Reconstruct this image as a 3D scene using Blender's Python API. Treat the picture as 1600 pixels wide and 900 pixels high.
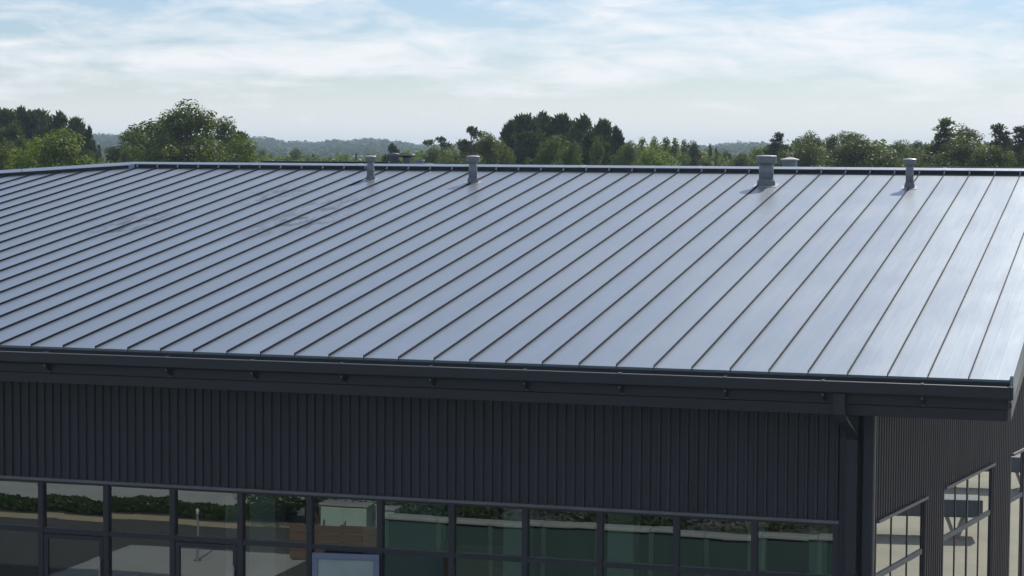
import bpy, math, random
import numpy as np
from mathutils import Matrix, Vector

# ------------------------------------------------------------------ scene, camera, world, sun, exposure
for o in list(bpy.data.objects): bpy.data.objects.remove(o)
S = bpy.context.scene
COL = S.collection
EZ = 5.8                                   # eave height above ground
TP = 0.13591                               # roof pitch (7.79 deg)
CT, ST = math.cos(TP), math.sin(TP)
LP = 21.10                                 # slope length of the roof panels
LA = 21.42                                 # slope length to the ridge apex
YA = LA*CT; ZA = EZ + LA*ST                # apex
PW = 0.6                                   # panel width

FPX, YAW, PITCH, ROLL = 3390.24, 0.291093, -0.061276, 0.00621
CAM = Vector((2.1075, -32.7735, EZ + 3.2785))
fw = Vector((-math.sin(YAW)*math.cos(PITCH), math.cos(YAW)*math.cos(PITCH), math.sin(PITCH)))
rt = Vector((math.cos(YAW), math.sin(YAW), 0)); up = rt.cross(fw)
c_, s_ = math.cos(ROLL), math.sin(ROLL)
rt, up = c_*rt + s_*up, -s_*rt + c_*up
cam = bpy.data.cameras.new('camera'); camo = bpy.data.objects.new('camera', cam); COL.objects.link(camo)
camo.matrix_world = Matrix(((rt.x, up.x, -fw.x, CAM.x), (rt.y, up.y, -fw.y, CAM.y), (rt.z, up.z, -fw.z, CAM.z), (0, 0, 0, 1)))
cam.sensor_width = 36; cam.lens = FPX/1600*36; cam.clip_start = 0.5; cam.clip_end = 20000
S.camera = camo

SUN_AZ = math.radians(10)                  # from +Y towards +X
SUN_EL = math.radians(38.5)
W = bpy.data.worlds.new('World'); S.world = W; W.use_nodes = True
nt = W.node_tree; nt.nodes.clear()
def wn(t, **k):
    n = nt.nodes.new(t)
    for a, b in k.items(): setattr(n, a, b)
    return n
out = wn('ShaderNodeOutputWorld'); bg = wn('ShaderNodeBackground'); bg.inputs['Strength'].default_value = 0.1
sky = wn('ShaderNodeTexSky', sky_type='NISHITA', sun_disc=False, sun_elevation=SUN_EL, sun_rotation=SUN_AZ,
         altitude=0, air_density=1.0, dust_density=0.15, ozone_density=2.5)
geo = wn('ShaderNodeTexCoord')
# wispy cirrus: noise stretched along the horizon, on the direction vector
mp = wn('ShaderNodeMapping'); mp.inputs['Scale'].default_value = (1.0, 1.0, 6.0); mp.inputs['Rotation'].default_value = (0.03, 0.09, 0.3)
nt.links.new(geo.outputs['Generated'], mp.inputs['Vector'])
n1 = wn('ShaderNodeTexNoise'); n1.inputs['Scale'].default_value = 8.0; n1.inputs['Detail'].default_value = 8; n1.inputs['Roughness'].default_value = 0.56; n1.inputs['Distortion'].default_value = 0.35
nt.links.new(mp.outputs[0], n1.inputs['Vector'])
mp2 = wn('ShaderNodeMapping'); mp2.inputs['Scale'].default_value = (1.0, 1.0, 4.2); mp2.inputs['Rotation'].default_value = (0.05, 0.16, 0.9)
nt.links.new(geo.outputs['Generated'], mp2.inputs['Vector'])
n2 = wn('ShaderNodeTexNoise'); n2.inputs['Scale'].default_value = 21.0; n2.inputs['Detail'].default_value = 9; n2.inputs['Roughness'].default_value = 0.6; n2.inputs['Distortion'].default_value = 0.5
nt.links.new(mp2.outputs[0], n2.inputs['Vector'])
nm = wn('ShaderNodeMix', data_type='FLOAT'); nm.inputs[0].default_value = 0.42
nt.links.new(n1.outputs['Fac'], nm.inputs[2]); nt.links.new(n2.outputs['Fac'], nm.inputs[3])
cr = wn('ShaderNodeValToRGB'); cr.color_ramp.elements[0].position = 0.435; cr.color_ramp.elements[1].position = 0.605
nt.links.new(nm.outputs[0], cr.inputs[0])
mu = wn('ShaderNodeMath', operation='MULTIPLY'); mu.inputs[1].default_value = 0.92
nt.links.new(cr.outputs[0], mu.inputs[0])
tint = wn('ShaderNodeMix', data_type='RGBA', blend_type='MULTIPLY'); tint.inputs[0].default_value = 1.0
tint.inputs[7].default_value = (0.55, 0.60, 0.745, 1)
nt.links.new(sky.outputs[0], tint.inputs[6])
mx = wn('ShaderNodeMix', data_type='RGBA'); mx.inputs[7].default_value = (7.7, 7.78, 8.0, 1)
sx = wn('ShaderNodeSeparateXYZ'); nt.links.new(geo.outputs['Generated'], sx.inputs[0])
hzr = wn('ShaderNodeMapRange', interpolation_type='SMOOTHSTEP'); hzr.inputs['From Min'].default_value = 0.0; hzr.inputs['From Max'].default_value = 0.045; hzr.inputs['To Min'].default_value = 0.85; hzr.inputs['To Max'].default_value = 0.0
nt.links.new(sx.outputs[2], hzr.inputs['Value'])
mxm = wn('ShaderNodeMath', operation='MAXIMUM'); nt.links.new(mu.outputs[0], mxm.inputs[0]); nt.links.new(hzr.outputs[0], mxm.inputs[1])
nt.links.new(mxm.outputs[0], mx.inputs[0]); nt.links.new(tint.outputs[2], mx.inputs[6])
nt.links.new(mx.outputs[2], bg.inputs['Color']); nt.links.new(bg.outputs[0], out.inputs['Surface'])

sl = bpy.data.lights.new('sun', 'SUN'); sl.energy = 3.2; sl.angle = math.radians(0.6); sl.color = (1.0, 0.91, 0.77)
so = bpy.data.objects.new('sun', sl); COL.objects.link(so)
sd = Vector((math.sin(SUN_AZ)*math.cos(SUN_EL), math.cos(SUN_AZ)*math.cos(SUN_EL), math.sin(SUN_EL)))
so.rotation_euler = sd.to_track_quat('Z', 'Y').to_euler(); so.location = (20, 40, 60)
vs = S.view_settings
vs.view_transform = 'Standard'; vs.look = 'None'; vs.gamma = 1.0; vs.exposure = 0.36; vs.use_curve_mapping = False
S.render.engine = 'CYCLES'
S.cycles.max_bounces = 8; S.cycles.transparent_max_bounces = 12; S.cycles.volume_bounces = 0

R = random.Random(7)
def hexs(i): return random.Random(i*7919 + 13)

# ------------------------------------------------------------------ materials
MATS = {}
class NT:
    def __init__(s, name):
        s.m = bpy.data.materials.new(name); s.m.use_nodes = True; s.t = s.m.node_tree; s.t.nodes.clear()
        s.out = s.n('ShaderNodeOutputMaterial'); MATS[name] = s.m
    def n(s, t, **k):
        x = s.t.nodes.new(t)
        for a, b in k.items():
            if a.startswith('i_'): x.inputs[a[2:].replace('_', ' ')].default_value = b
            else: setattr(x, a, b)
        return x
    def l(s, a, b): s.t.links.new(a, b)
    def ramp(s, fac, stops):
        r = s.n('ShaderNodeValToRGB'); e = r.color_ramp.elements
        while len(e) < len(stops): e.new(0.5)
        for q, (p, c) in zip(e, stops): q.position = p; q.color = (*c, 1) if len(c) == 3 else c
        s.l(fac, r.inputs[0]); return r.outputs[0]
    def noise(s, scale, detail=4, rough=0.5, vec=None, mapscale=None, coord='Object'):
        x = s.n('ShaderNodeTexNoise'); x.inputs['Scale'].default_value = scale; x.inputs['Detail'].default_value = detail; x.inputs['Roughness'].default_value = rough
        if vec is None:
            tc = s.n('ShaderNodeTexCoord') if coord == 'Object' else s.n('ShaderNodeNewGeometry')
            vec = tc.outputs['Object'] if coord == 'Object' else tc.outputs['Position']
        if mapscale:
            m = s.n('ShaderNodeMapping'); m.inputs['Scale'].default_value = mapscale; s.l(vec, m.inputs['Vector']); vec = m.outputs[0]
        s.l(vec, x.inputs['Vector']); return x.outputs['Fac']

def mat(name, c0, c1=None, scale=3.0, rough=0.6, metal=0.0, spec=0.5, bump=0.0, bscale=30, mapscale=None, coord='World', rr=None, orand=0):
    k = NT(name); b = k.n('ShaderNodeBsdfPrincipled')
    b.inputs['Roughness'].default_value = rough; b.inputs['Metallic'].default_value = metal; b.inputs['Specular IOR Level'].default_value = spec
    if c1 is None: c1 = tuple(x*0.8 for x in c0)
    f = k.noise(scale, 5, 0.6, mapscale=mapscale, coord=coord)
    cc = k.ramp(f, [(0.3, c0), (0.7, c1)])
    if orand:                                    # sheets differ a little in tone
        oi = k.n('ShaderNodeObjectInfo'); mr = k.n('ShaderNodeMapRange'); mr.inputs['To Min'].default_value = 1-orand/2; mr.inputs['To Max'].default_value = 1+orand/2; k.l(oi.outputs['Random'], mr.inputs['Value'])
        vm = k.n('ShaderNodeVectorMath', operation='SCALE'); k.l(cc, vm.inputs[0]); k.l(mr.outputs[0], vm.inputs['Scale']); cc = vm.outputs[0]
    k.l(cc, b.inputs['Base Color'])
    if rr:
        m = k.n('ShaderNodeMapRange'); m.inputs['To Min'].default_value = rr[0]; m.inputs['To Max'].default_value = rr[1]
        m.inputs['From Min'].default_value = 0.3; m.inputs['From Max'].default_value = 0.7
        k.l(f, m.inputs['Value']); k.l(m.outputs[0], b.inputs['Roughness'])
    if bump:
        bm = k.n('ShaderNodeBump'); bm.inputs['Strength'].default_value = bump; bm.inputs['Distance'].default_value = 0.02
        k.l(k.noise(bscale, 4, 0.6, coord=coord), bm.inputs['Height']); k.l(bm.outputs[0], b.inputs['Normal'])
    k.l(b.outputs[0], k.out.inputs['Surface']); return k.m

STAINS = [(-20.36, 12.0, 1.3), (-18.81, 16.5, 1.2), (-16.57, 12.87, 1.6), (-16.7, 14.97, 1.2)]
def roof_mat():
    k = NT('coated_roof_steel'); b = k.n('ShaderNodeBsdfPrincipled')
    tc = k.n('ShaderNodeNewGeometry'); pos = tc.outputs['Position']
    b.inputs['Specular IOR Level'].default_value = 0.6; b.inputs['Metallic'].default_value = 0.62
    oi = k.n('ShaderNodeObjectInfo')
    f = k.noise(1.0, 5, 0.6, vec=pos, mapscale=(2.0, 0.12, 0.12))
    f2 = k.noise(0.35, 4, 0.55, vec=pos)
    mix = k.n('ShaderNodeMath', operation='ADD'); k.l(f, mix.inputs[0]); k.l(f2, mix.inputs[1])
    ad = k.n('ShaderNodeMath', operation='MULTIPLY_ADD'); ad.inputs[1].default_value = 0.28; k.l(oi.outputs['Random'], ad.inputs[0]); k.l(mix.outputs[0], ad.inputs[2])
    rc_ = (k.ramp(ad.outputs[0], [(0.7, (0.292, 0.358, 0.43)), (1.0, (0.24, 0.30, 0.37))]))
    tot = None
    for sx_, sy_, sz_ in STAINS:                    # scuffs left by foot traffic
        sb_ = k.n('ShaderNodeVectorMath', operation='SUBTRACT'); sb_.inputs[1].default_value = (sx_, sy_, 0); k.l(pos, sb_.inputs[0])
        ml_ = k.n('ShaderNodeVectorMath', operation='MULTIPLY'); ml_.inputs[1].default_value = (1.2/sz_, 0.55/sz_, 0); k.l(sb_.outputs[0], ml_.inputs[0])
        ln_ = k.n('ShaderNodeVectorMath', operation='LENGTH'); k.l(ml_.outputs[0], ln_.inputs[0])
        mr_ = k.n('ShaderNodeMapRange', interpolation_type='SMOOTHSTEP'); mr_.inputs['From Min'].default_value = 0.2; mr_.inputs['From Max'].default_value = 1.0; mr_.inputs['To Min'].default_value = 1.0; mr_.inputs['To Max'].default_value = 0.0
        k.l(ln_.outputs['Value'], mr_.inputs['Value'])
        if tot is None: tot = mr_.outputs[0]
        else:
            mm_ = k.n('ShaderNodeMath', operation='MAXIMUM'); k.l(tot, mm_.inputs[0]); k.l(mr_.outputs[0], mm_.inputs[1]); tot = mm_.outputs[0]
    sn_ = k.ramp(k.noise(1.0, 5, 0.65, vec=pos, mapscale=(5.0, 1.6, 1.6)), [(0.46, (0, 0, 0)), (0.56, (1, 1, 1))])
    pr_ = k.n('ShaderNodeMath', operation='MULTIPLY'); k.l(tot, pr_.inputs[0]); k.l(sn_, pr_.inputs[1])
    p2_ = k.n('ShaderNodeMath', operation='MULTIPLY'); k.l(pr_.outputs[0], p2_.inputs[0]); p2_.inputs[1].default_value = 0.9
    dk_ = k.n('ShaderNodeMix', data_type='RGBA'); k.l(p2_.outputs[0], dk_.inputs[0]); k.l(rc_, dk_.inputs[6]); dk_.inputs[7].default_value = (0.06, 0.075, 0.095, 1)
    k.l(dk_.outputs[2], b.inputs['Base Color'])
    e = k.n('ShaderNodeMapRange'); e.inputs['From Min'].default_value = 0.6; e.inputs['From Max'].default_value = 1.3
    e.inputs['To Min'].default_value = 0.30; e.inputs['To Max'].default_value = 0.38
    k.l(ad.outputs[0], e.inputs['Value']); k.l(e.outputs[0], b.inputs['Roughness'])
    bm = k.n('ShaderNodeBump'); bm.inputs['Strength'].default_value = 0.2; bm.inputs['Distance'].default_value = 0.02   # oil canning
    k.l(k.noise(1.0, 2, 0.5, vec=pos, mapscale=(2.6, 0.55, 0.55)), bm.inputs['Height']); k.l(bm.outputs[0], b.inputs['Normal'])
    k.l(b.outputs[0], k.out.inputs['Surface']); return k.m

def glass_mat(name, base, tint, rough=0.0):
    k = NT(name); g = k.n('ShaderNodeBsdfGlossy'); g.inputs['Roughness'].default_value = rough; g.inputs['Color'].default_value = (0.86, 0.95, 0.92, 1)
    t = k.n('ShaderNodeBsdfTransparent'); t.inputs['Color'].default_value = (*tint, 1)
    fr = k.n('ShaderNodeFresnel'); fr.inputs['IOR'].default_value = 1.5
    bm = k.n('ShaderNodeBump'); bm.inputs['Strength'].default_value = 0.06; bm.inputs['Distance'].default_value = 0.01
    k.l(k.noise(0.9, 1, 0.4, coord='World'), bm.inputs['Height']); k.l(bm.outputs[0], g.inputs['Normal'])
    ma = k.n('ShaderNodeMath', operation='MULTIPLY_ADD'); ma.inputs[1].default_value = 1.4; ma.inputs[2].default_value = base; ma.use_clamp = True
    k.l(fr.outputs[0], ma.inputs[0])
    m = k.n('ShaderNodeMixShader'); k.l(ma.outputs[0], m.inputs[0]); k.l(t.outputs[0], m.inputs[1]); k.l(g.outputs[0], m.inputs[2])
    k.l(m.outputs[0], k.out.inputs['Surface']); return k.m

def leaf_mat(name, dark, light, tr=0.35, vs_=0.5, spec=0.25):
    k = NT(name); g = k.n('ShaderNodeNewGeometry'); oi = k.n('ShaderNodeObjectInfo')
    f = k.noise(vs_, 3, 0.6, vec=g.outputs['Position'])
    a = k.n('ShaderNodeMath', operation='MULTIPLY_ADD'); a.inputs[1].default_value = 0.38; k.l(g.outputs['Random Per Island'], a.inputs[0]); k.l(f, a.inputs[2])
    a2 = k.n('ShaderNodeMath', operation='MULTIPLY_ADD'); a2.inputs[1].default_value = 0.25; k.l(oi.outputs['Random'], a2.inputs[0]); k.l(a.outputs[0], a2.inputs[2])
    colr = k.ramp(a2.outputs[0], [(0.42, dark), (0.92, light)])
    d = k.n('ShaderNodeBsdfPrincipled'); d.inputs['Roughness'].default_value = 0.55; d.inputs['Specular IOR Level'].default_value = spec
    k.l(colr, d.inputs['Base Color'])
    t = k.n('ShaderNodeBsdfTranslucent')
    hs = k.n('ShaderNodeMix', data_type='RGBA', blend_type='MULTIPLY'); hs.inputs[0].default_value = 1; hs.inputs[7].default_value = (1.2, 1.35, 0.5, 1)
    k.l(colr, hs.inputs[6]); k.l(hs.outputs[2], t.inputs['Color'])
    m = k.n('ShaderNodeMixShader'); m.inputs[0].default_value = tr; k.l(d.outputs[0], m.inputs[1]); k.l(t.outputs[0], m.inputs[2])
    k.l(m.outputs[0], k.out.inputs['Surface']); return k.m

M_ROOF = roof_mat()
M_SEAM = mat('shaded_seam_steel', (0.003, 0.007, 0.024), (0.004, 0.009, 0.028), 1.0, rough=0.6, spec=0.08)  # near black: the seams' side shade and base shadow put into the colour
M_TRIM = mat('charcoal_trim', (0.018, 0.0195, 0.029), (0.024, 0.0255, 0.036), 1.2, rough=0.42, rr=(0.36, 0.5))
M_GUT = mat('gutter_steel', (0.015, 0.019, 0.029), (0.020, 0.025, 0.036), 1.6, rough=0.38, mapscale=(0.4, 2, 2), rr=(0.3, 0.46))
M_NAVY = mat('sky_sheen_drip_steel', (0.03, 0.06, 0.11), (0.036, 0.07, 0.125), 1.5, rough=0.3)  # navy stands in for the sky sheen inside the gutter
M_CLAD = mat('charcoal_cladding', (0.0235, 0.0228, 0.033), (0.031, 0.030, 0.042), 0.8, orand=0.22, rough=0.45, mapscale=(3, 3, 0.3), rr=(0.4, 0.55))
M_SLIT = mat('dark_joint_steel', (0.012, 0.013, 0.016), None, 2, rough=0.7)  # one dark tone for joints, closures, handles and dark roof fittings
M_FLASH = mat('bare_flashing', (0.13, 0.135, 0.15), (0.18, 0.185, 0.2), 2, rough=0.4, metal=0.4)
M_FRAME = mat('window_frame_paint', (0.026, 0.026, 0.034), (0.034, 0.034, 0.042), 2, rough=0.4)
M_LEAF = mat('skylit_door_aluminium', (0.20, 0.25, 0.36), (0.24, 0.29, 0.40), 2, rough=0.28, metal=0.3)  # lighter than the other frames: sky light on the leaf painted in
M_VENT = mat('galvanised_vent', (0.15, 0.175, 0.20), (0.20, 0.225, 0.25), 6, rough=0.45, metal=0.25, rr=(0.36, 0.58))
M_VENTD = mat('weathered_vent', (0.12, 0.14, 0.15), (0.17, 0.19, 0.20), 5, rough=0.5, metal=0.2)
M_CAPW = mat('pale_vent_cap', (0.36, 0.38, 0.40), (0.46, 0.48, 0.50), 5, rough=0.45, metal=0.2)
M_LEAD = mat('pipe_flashing_boot', (0.10, 0.12, 0.145), (0.16, 0.18, 0.2), 9, rough=0.5, metal=0.2)
M_STEEL = mat('bright_steel', (0.45, 0.45, 0.46), None, 4, rough=0.3, metal=0.8)
M_GLASS = glass_mat('storefront_glass', 0.21, (0.55, 0.70, 0.64))
M_GLASSG = glass_mat('side_glass', 0.30, (0.30, 0.36, 0.38))
M_IFLOOR = mat('interior_floor', (0.16, 0.15, 0.13), (0.2, 0.19, 0.17), 2, rough=0.35)
M_IWALL = mat('interior_plaster', (0.55, 0.56, 0.50), (0.62, 0.63, 0.56), 0.7, rough=0.8)
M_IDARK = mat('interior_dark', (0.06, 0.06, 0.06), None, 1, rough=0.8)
M_IBROWN = mat('interior_timber', (0.16, 0.075, 0.04), (0.22, 0.11, 0.06), 3, rough=0.5, mapscale=(1, 8, 8))
M_IGREEN = mat('pale_teal_panel', (0.30, 0.42, 0.38), (0.36, 0.48, 0.44), 2, rough=0.4)
M_CONC = mat('concrete_paving', (0.50, 0.45, 0.38), (0.40, 0.36, 0.31), 0.6, rough=0.85, bump=0.3, bscale=20)
M_CONCG = mat('grey_paving', (0.36, 0.37, 0.37), (0.29, 0.30, 0.30), 0.7, rough=0.85, bump=0.3, bscale=20)
M_TERR = mat('dark_terrace_paving', (0.11, 0.10, 0.09), (0.15, 0.13, 0.115), 0.9, rough=0.85, bump=0.3, bscale=20)
M_ASPH = mat('asphalt', (0.05, 0.05, 0.052), (0.066, 0.066, 0.066), 1.5, rough=0.9, bump=0.5, bscale=60)
M_BEIGE = mat('beige_gravel', (0.42, 0.36, 0.24), (0.34, 0.29, 0.2), 3, rough=0.95, bump=0.5, bscale=40)
M_LAWN = mat('lawn_turf', (0.09, 0.14, 0.035), (0.13, 0.18, 0.05), 1.2, rough=0.9, bump=0.6, bscale=50)
M_GROUND = mat('meadow_ground', (0.045, 0.07, 0.02), (0.085, 0.10, 0.035), 0.02, rough=0.95)
M_WALLG = mat('dark_green_wall_paint', (0.02, 0.05, 0.05), (0.03, 0.065, 0.06), 1.2, rough=0.6)
M_WALLP = mat('green_pilaster_paint', (0.045, 0.085, 0.08), (0.06, 0.10, 0.09), 1.2, rough=0.6)
M_PANEREFL = mat('painted_reflection_pane', (0.30, 0.38, 0.36), (0.38, 0.46, 0.44), 1.5, rough=0.25)  # opaque pane; the pale paving reflection sits in its colour
M_COPE = mat('pale_coping_stone', (0.22, 0.235, 0.235), (0.28, 0.29, 0.285), 3, rough=0.8)
M_BRICK = mat('brown_timber_boards', (0.10, 0.07, 0.055), (0.14, 0.095, 0.075), 4, rough=0.7, mapscale=(0.5, 6, 6))
M_SLAB = mat('blue_grey_steel', (0.12, 0.145, 0.18), (0.15, 0.175, 0.21), 2, rough=0.5)
M_PALE = mat('pale_precast', (0.5, 0.48, 0.45), (0.58, 0.56, 0.52), 3, rough=0.8)
M_BARK = mat('bark', (0.07, 0.05, 0.035), (0.11, 0.085, 0.06), 5, rough=0.9, bump=0.6, bscale=12, mapscale=(3, 3, 0.6))
M_BARKP = mat('pine_bark', (0.11, 0.065, 0.045), (0.15, 0.095, 0.07), 5, rough=0.9)
L_OAK = leaf_mat('oak_leaves', (0.034, 0.058, 0.012), (0.108, 0.145, 0.032), 0.48)
L_BRIGHT = leaf_mat('fresh_leaves', (0.066, 0.105, 0.018), (0.165, 0.215, 0.045), 0.52)
L_OLIVE = leaf_mat('olive_leaves', (0.036, 0.056, 0.014), (0.104, 0.132, 0.036), 0.46)
L_MID = leaf_mat('mid_green_leaves', (0.036, 0.064, 0.017), (0.105, 0.145, 0.040), 0.46)
L_PINE = leaf_mat('pine_needles', (0.013, 0.025, 0.010), (0.072, 0.100, 0.032), 0.28)
L_DARK = leaf_mat('dark_leaves', (0.020, 0.031, 0.014), (0.060, 0.074, 0.030), 0.28)
L_FAR = leaf_mat('far_canopy', (0.020, 0.038, 0.013), (0.075, 0.105, 0.034), 0.1, 0.012, 0.02)
L_HEDGE = leaf_mat('hedge_leaves', (0.02, 0.045, 0.012), (0.06, 0.10, 0.025), 0.3, 0.5, 0.05)

# ------------------------------------------------------------------ mesh helpers
def link(name, me, parent=None, m=None):
    o = bpy.data.objects.new(name, me); COL.objects.link(o)
    if parent: o.parent = parent
    if m and me is not None and not me.materials: me.materials.append(m)
    return o
def empty(name, loc=(0, 0, 0), parent=None):
    o = bpy.data.objects.new(name, None); COL.objects.link(o); o.location = loc
    if parent: o.parent = parent
    o.empty_display_size = 0.2; return o
def tag(o, label=None, cat=None, group=None, kind=None):
    if label: o['label'] = label
    if cat: o['category'] = cat
    if group: o['group'] = group
    if kind: o['kind'] = kind
    return o

class MB:
    def __init__(s): s.v = []; s.f = []; s.sm = []
    def add(s, v, f, smooth=False):
        b = len(s.v); s.v += [tuple(x) for x in v]; s.f += [tuple(b+i for i in q) for q in f]; s.sm += [smooth]*len(f); return s
    def box(s, x0, x1, y0, y1, z0, z1):
        v = [(x0, y0, z0), (x1, y0, z0), (x1, y1, z0), (x0, y1, z0), (x0, y0, z1), (x1, y0, z1), (x1, y1, z1), (x0, y1, z1)]
        return s.add(v, [(0, 3, 2, 1), (4, 5, 6, 7), (0, 1, 5, 4), (1, 2, 6, 5), (2, 3, 7, 6), (3, 0, 4, 7)])
    def bev(s, x0, x1, y0, y1, z0, z1, b=0.01):
        # box with chamfered vertical+horizontal edges (24 verts)
        v = []; f = []
        X = (x0, x1); Y = (y0, y1); Z = (z0, z1); sg = (1, -1)
        idx = {}
        for i in (0, 1):
            for j in (0, 1):
                for k in (0, 1):
                    for a in range(3):
                        p = [X[i], Y[j], Z[k]]; d = [sg[i]*b, sg[j]*b, sg[k]*b]
                        q = [p[t] + (0 if t == a else d[t]) for t in range(3)]
                        idx[(i, j, k, a)] = len(v); v.append(q)
        I = idx
        f.append([I[(0, 0, 0, 0)], I[(0, 0, 1, 0)], I[(0, 1, 1, 0)], I[(0, 1, 0, 0)]]); f.append([I[(1, 0, 0, 0)], I[(1, 1, 0, 0)], I[(1, 1, 1, 0)], I[(1, 0, 1, 0)]])
        f.append([I[(0, 0, 0, 1)], I[(1, 0, 0, 1)], I[(1, 0, 1, 1)], I[(0, 0, 1, 1)]]); f.append([I[(0, 1, 0, 1)], I[(0, 1, 1, 1)], I[(1, 1, 1, 1)], I[(1, 1, 0, 1)]])
        f.append([I[(0, 0, 0, 2)], I[(0, 1, 0, 2)], I[(1, 1, 0, 2)], I[(1, 0, 0, 2)]]); f.append([I[(0, 0, 1, 2)], I[(1, 0, 1, 2)], I[(1, 1, 1, 2)], I[(0, 1, 1, 2)]])
        for i in (0, 1):
            for j in (0, 1): f.append([I[(i, j, 0, 0)], I[(i, j, 1, 0)], I[(i, j, 1, 1)], I[(i, j, 0, 1)]])
            for k in (0, 1): f.append([I[(i, 0, k, 0)], I[(i, 1, k, 0)], I[(i, 1, k, 2)], I[(i, 0, k, 2)]])
        for j in (0, 1):
            for k in (0, 1): f.append([I[(0, j, k, 1)], I[(1, j, k, 1)], I[(1, j, k, 2)], I[(0, j, k, 2)]])
        for i in (0, 1):
            for j in (0, 1):
                for k in (0, 1): f.append([I[(i, j, k, 0)], I[(i, j, k, 1)], I[(i, j, k, 2)]])
        return s.add(v, f)
    def lathe(s, prof, n=24, c=(0, 0), smooth=True, cap=True):
        v = []; f = []
        for r, z in prof:
            for i in range(n):
                a = 2*math.pi*i/n; v.append((c[0]+r*math.cos(a), c[1]+r*math.sin(a), z))
        for j in range(len(prof)-1):
            for i in range(n):
                k = (i+1) % n; f.append((j*n+i, j*n+k, (j+1)*n+k, (j+1)*n+i))
        s.add(v, f, smooth)
        if cap:
            b = len(s.v)-len(v); m = len(prof)-1
            s.f.append(tuple(b+i for i in range(n-1, -1, -1))); s.f.append(tuple(b+m*n+i for i in range(n))); s.sm += [False, False]
        return s
    def prism(s, poly, axis, a, b):
        # poly: 2D list; axis 'x': (y,z) extruded x a..b ; 'y': (x,z); 'z': (x,y)
        def P(q, t): return (t, q[0], q[1]) if axis == 'x' else (q[0], t, q[1]) if axis == 'y' else (q[0], q[1], t)
        n = len(poly); v = [P(q, a) for q in poly]+[P(q, b) for q in poly]
        f = [tuple(range(n)), tuple(range(2*n-1, n-1, -1))]+[(i, i+n, (i+1) % n+n, (i+1) % n) for i in range(n)]
        return s.add(v, f)
    def tube(s, pts, radii, n=8):
        v = []; f = []; pts = [Vector([float(c) for c in p]) for p in pts]
        for i, p in enumerate(pts):
            d = (pts[min(i+1, len(pts)-1)]-pts[max(i-1, 0)]).normalized()
            a = d.orthogonal().normalized() if abs(d.z) < 0.9 else d.cross(Vector((0, 1, 0))).normalized(); bb = d.cross(a)
            for k in range(n):
                t = 2*math.pi*k/n; v.append(p+(math.cos(t)*a+math.sin(t)*bb)*float(radii[i]))
        for i in range(len(pts)-1):
            for k in range(n):
                q = (k+1) % n; f.append((i*n+k, i*n+q, (i+1)*n+q, (i+1)*n+k))
        s.add(v, f, True); return s
    def mesh(s, name):
        me = bpy.data.meshes.new(name); me.from_pydata(s.v, [], s.f)
        if any(s.sm): me.polygons.foreach_set('use_smooth', s.sm)
        return me
    def fix(s, name):
        me = s.mesh(name)
        import bmesh
        b = bmesh.new(); b.from_mesh(me); bmesh.ops.recalc_face_normals(b, faces=b.faces); b.to_mesh(me); b.free(); return me
    def build(s, name, m, parent=None): return link(name, s.fix(name), parent, m)

def npmesh(name, V, F, m, smooth=False):
    me = bpy.data.meshes.new(name); V = np.asarray(V, np.float32); F = np.asarray(F, np.int32); k = F.shape[1]
    me.vertices.add(len(V)); me.vertices.foreach_set('co', V.ravel())
    me.loops.add(F.size); me.loops.foreach_set('vertex_index', F.ravel())
    me.polygons.add(len(F)); me.polygons.foreach_set('loop_start', np.arange(0, F.size, k, dtype=np.int32))
    if smooth: me.polygons.foreach_set('use_smooth', np.ones(len(F), bool))
    me.update(calc_edges=True); me.materials.append(m); return me

def pix(x, y): return (fw*FPX + rt*(x-800) + up*(450-y)).normalized()
def on_roof(x, y):                          # pixel -> point on the front roof plane
    d = pix(x, y); n = Vector((0, -ST, CT)); t = (Vector((0, 0, EZ))-CAM).dot(n)/d.dot(n); return CAM+d*t
def at_dist(x, y, dist):                    # pixel -> point at horizontal distance
    d = pix(x, y); t = dist/math.hypot(d.x, d.y); return CAM+d*t

# ------------------------------------------------------------------ setting: ground, hills, paving
def sheet(name, x0, x1, y0, y1, z, m):
    me = bpy.data.meshes.new(name); me.from_pydata([(x0, y0, z), (x1, y0, z), (x1, y1, z), (x0, y1, z)], [], [(0, 1, 2, 3)])
    return tag(link(name, me, None, m), kind='structure')
N = 96
gv = [(0, 0, 0)]+[(3000*math.cos(2*math.pi*i/N), 3000*math.sin(2*math.pi*i/N), 0) for i in range(N)]
gm = bpy.data.meshes.new('ground'); gm.from_pydata(gv, [], [(0, i+1, (i+1) % N+1) for i in range(N)])
tag(link('ground', gm, None, M_GROUND), kind='structure')
sheet('car_park', -70, 26, -27, 70, 0.004, M_ASPH)
sheet('plaza', 0.8, 24, -4, 60, 0.012, M_CONC)
sheet('lawn', -60, 25, -60, -18.4, 0.012, M_LAWN)
sheet('path', -60, -17.2, -18.4, -14.9, 0.012, M_CONCG)
sheet('terrace', -17.2, -4, -18.4, -13.2, 0.012, M_TERR)
sheet('gravel_strip', -60, -17.0, -13.9, -13.2, 0.012, M_BEIGE)
sheet('pavement', -20.6, -16.0, -10.2, -5.6, 0.012, M_CONCG)
sheet('footway', -15, 0.8, -7.0, -0.5, 0.012, M_CONCG)

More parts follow.
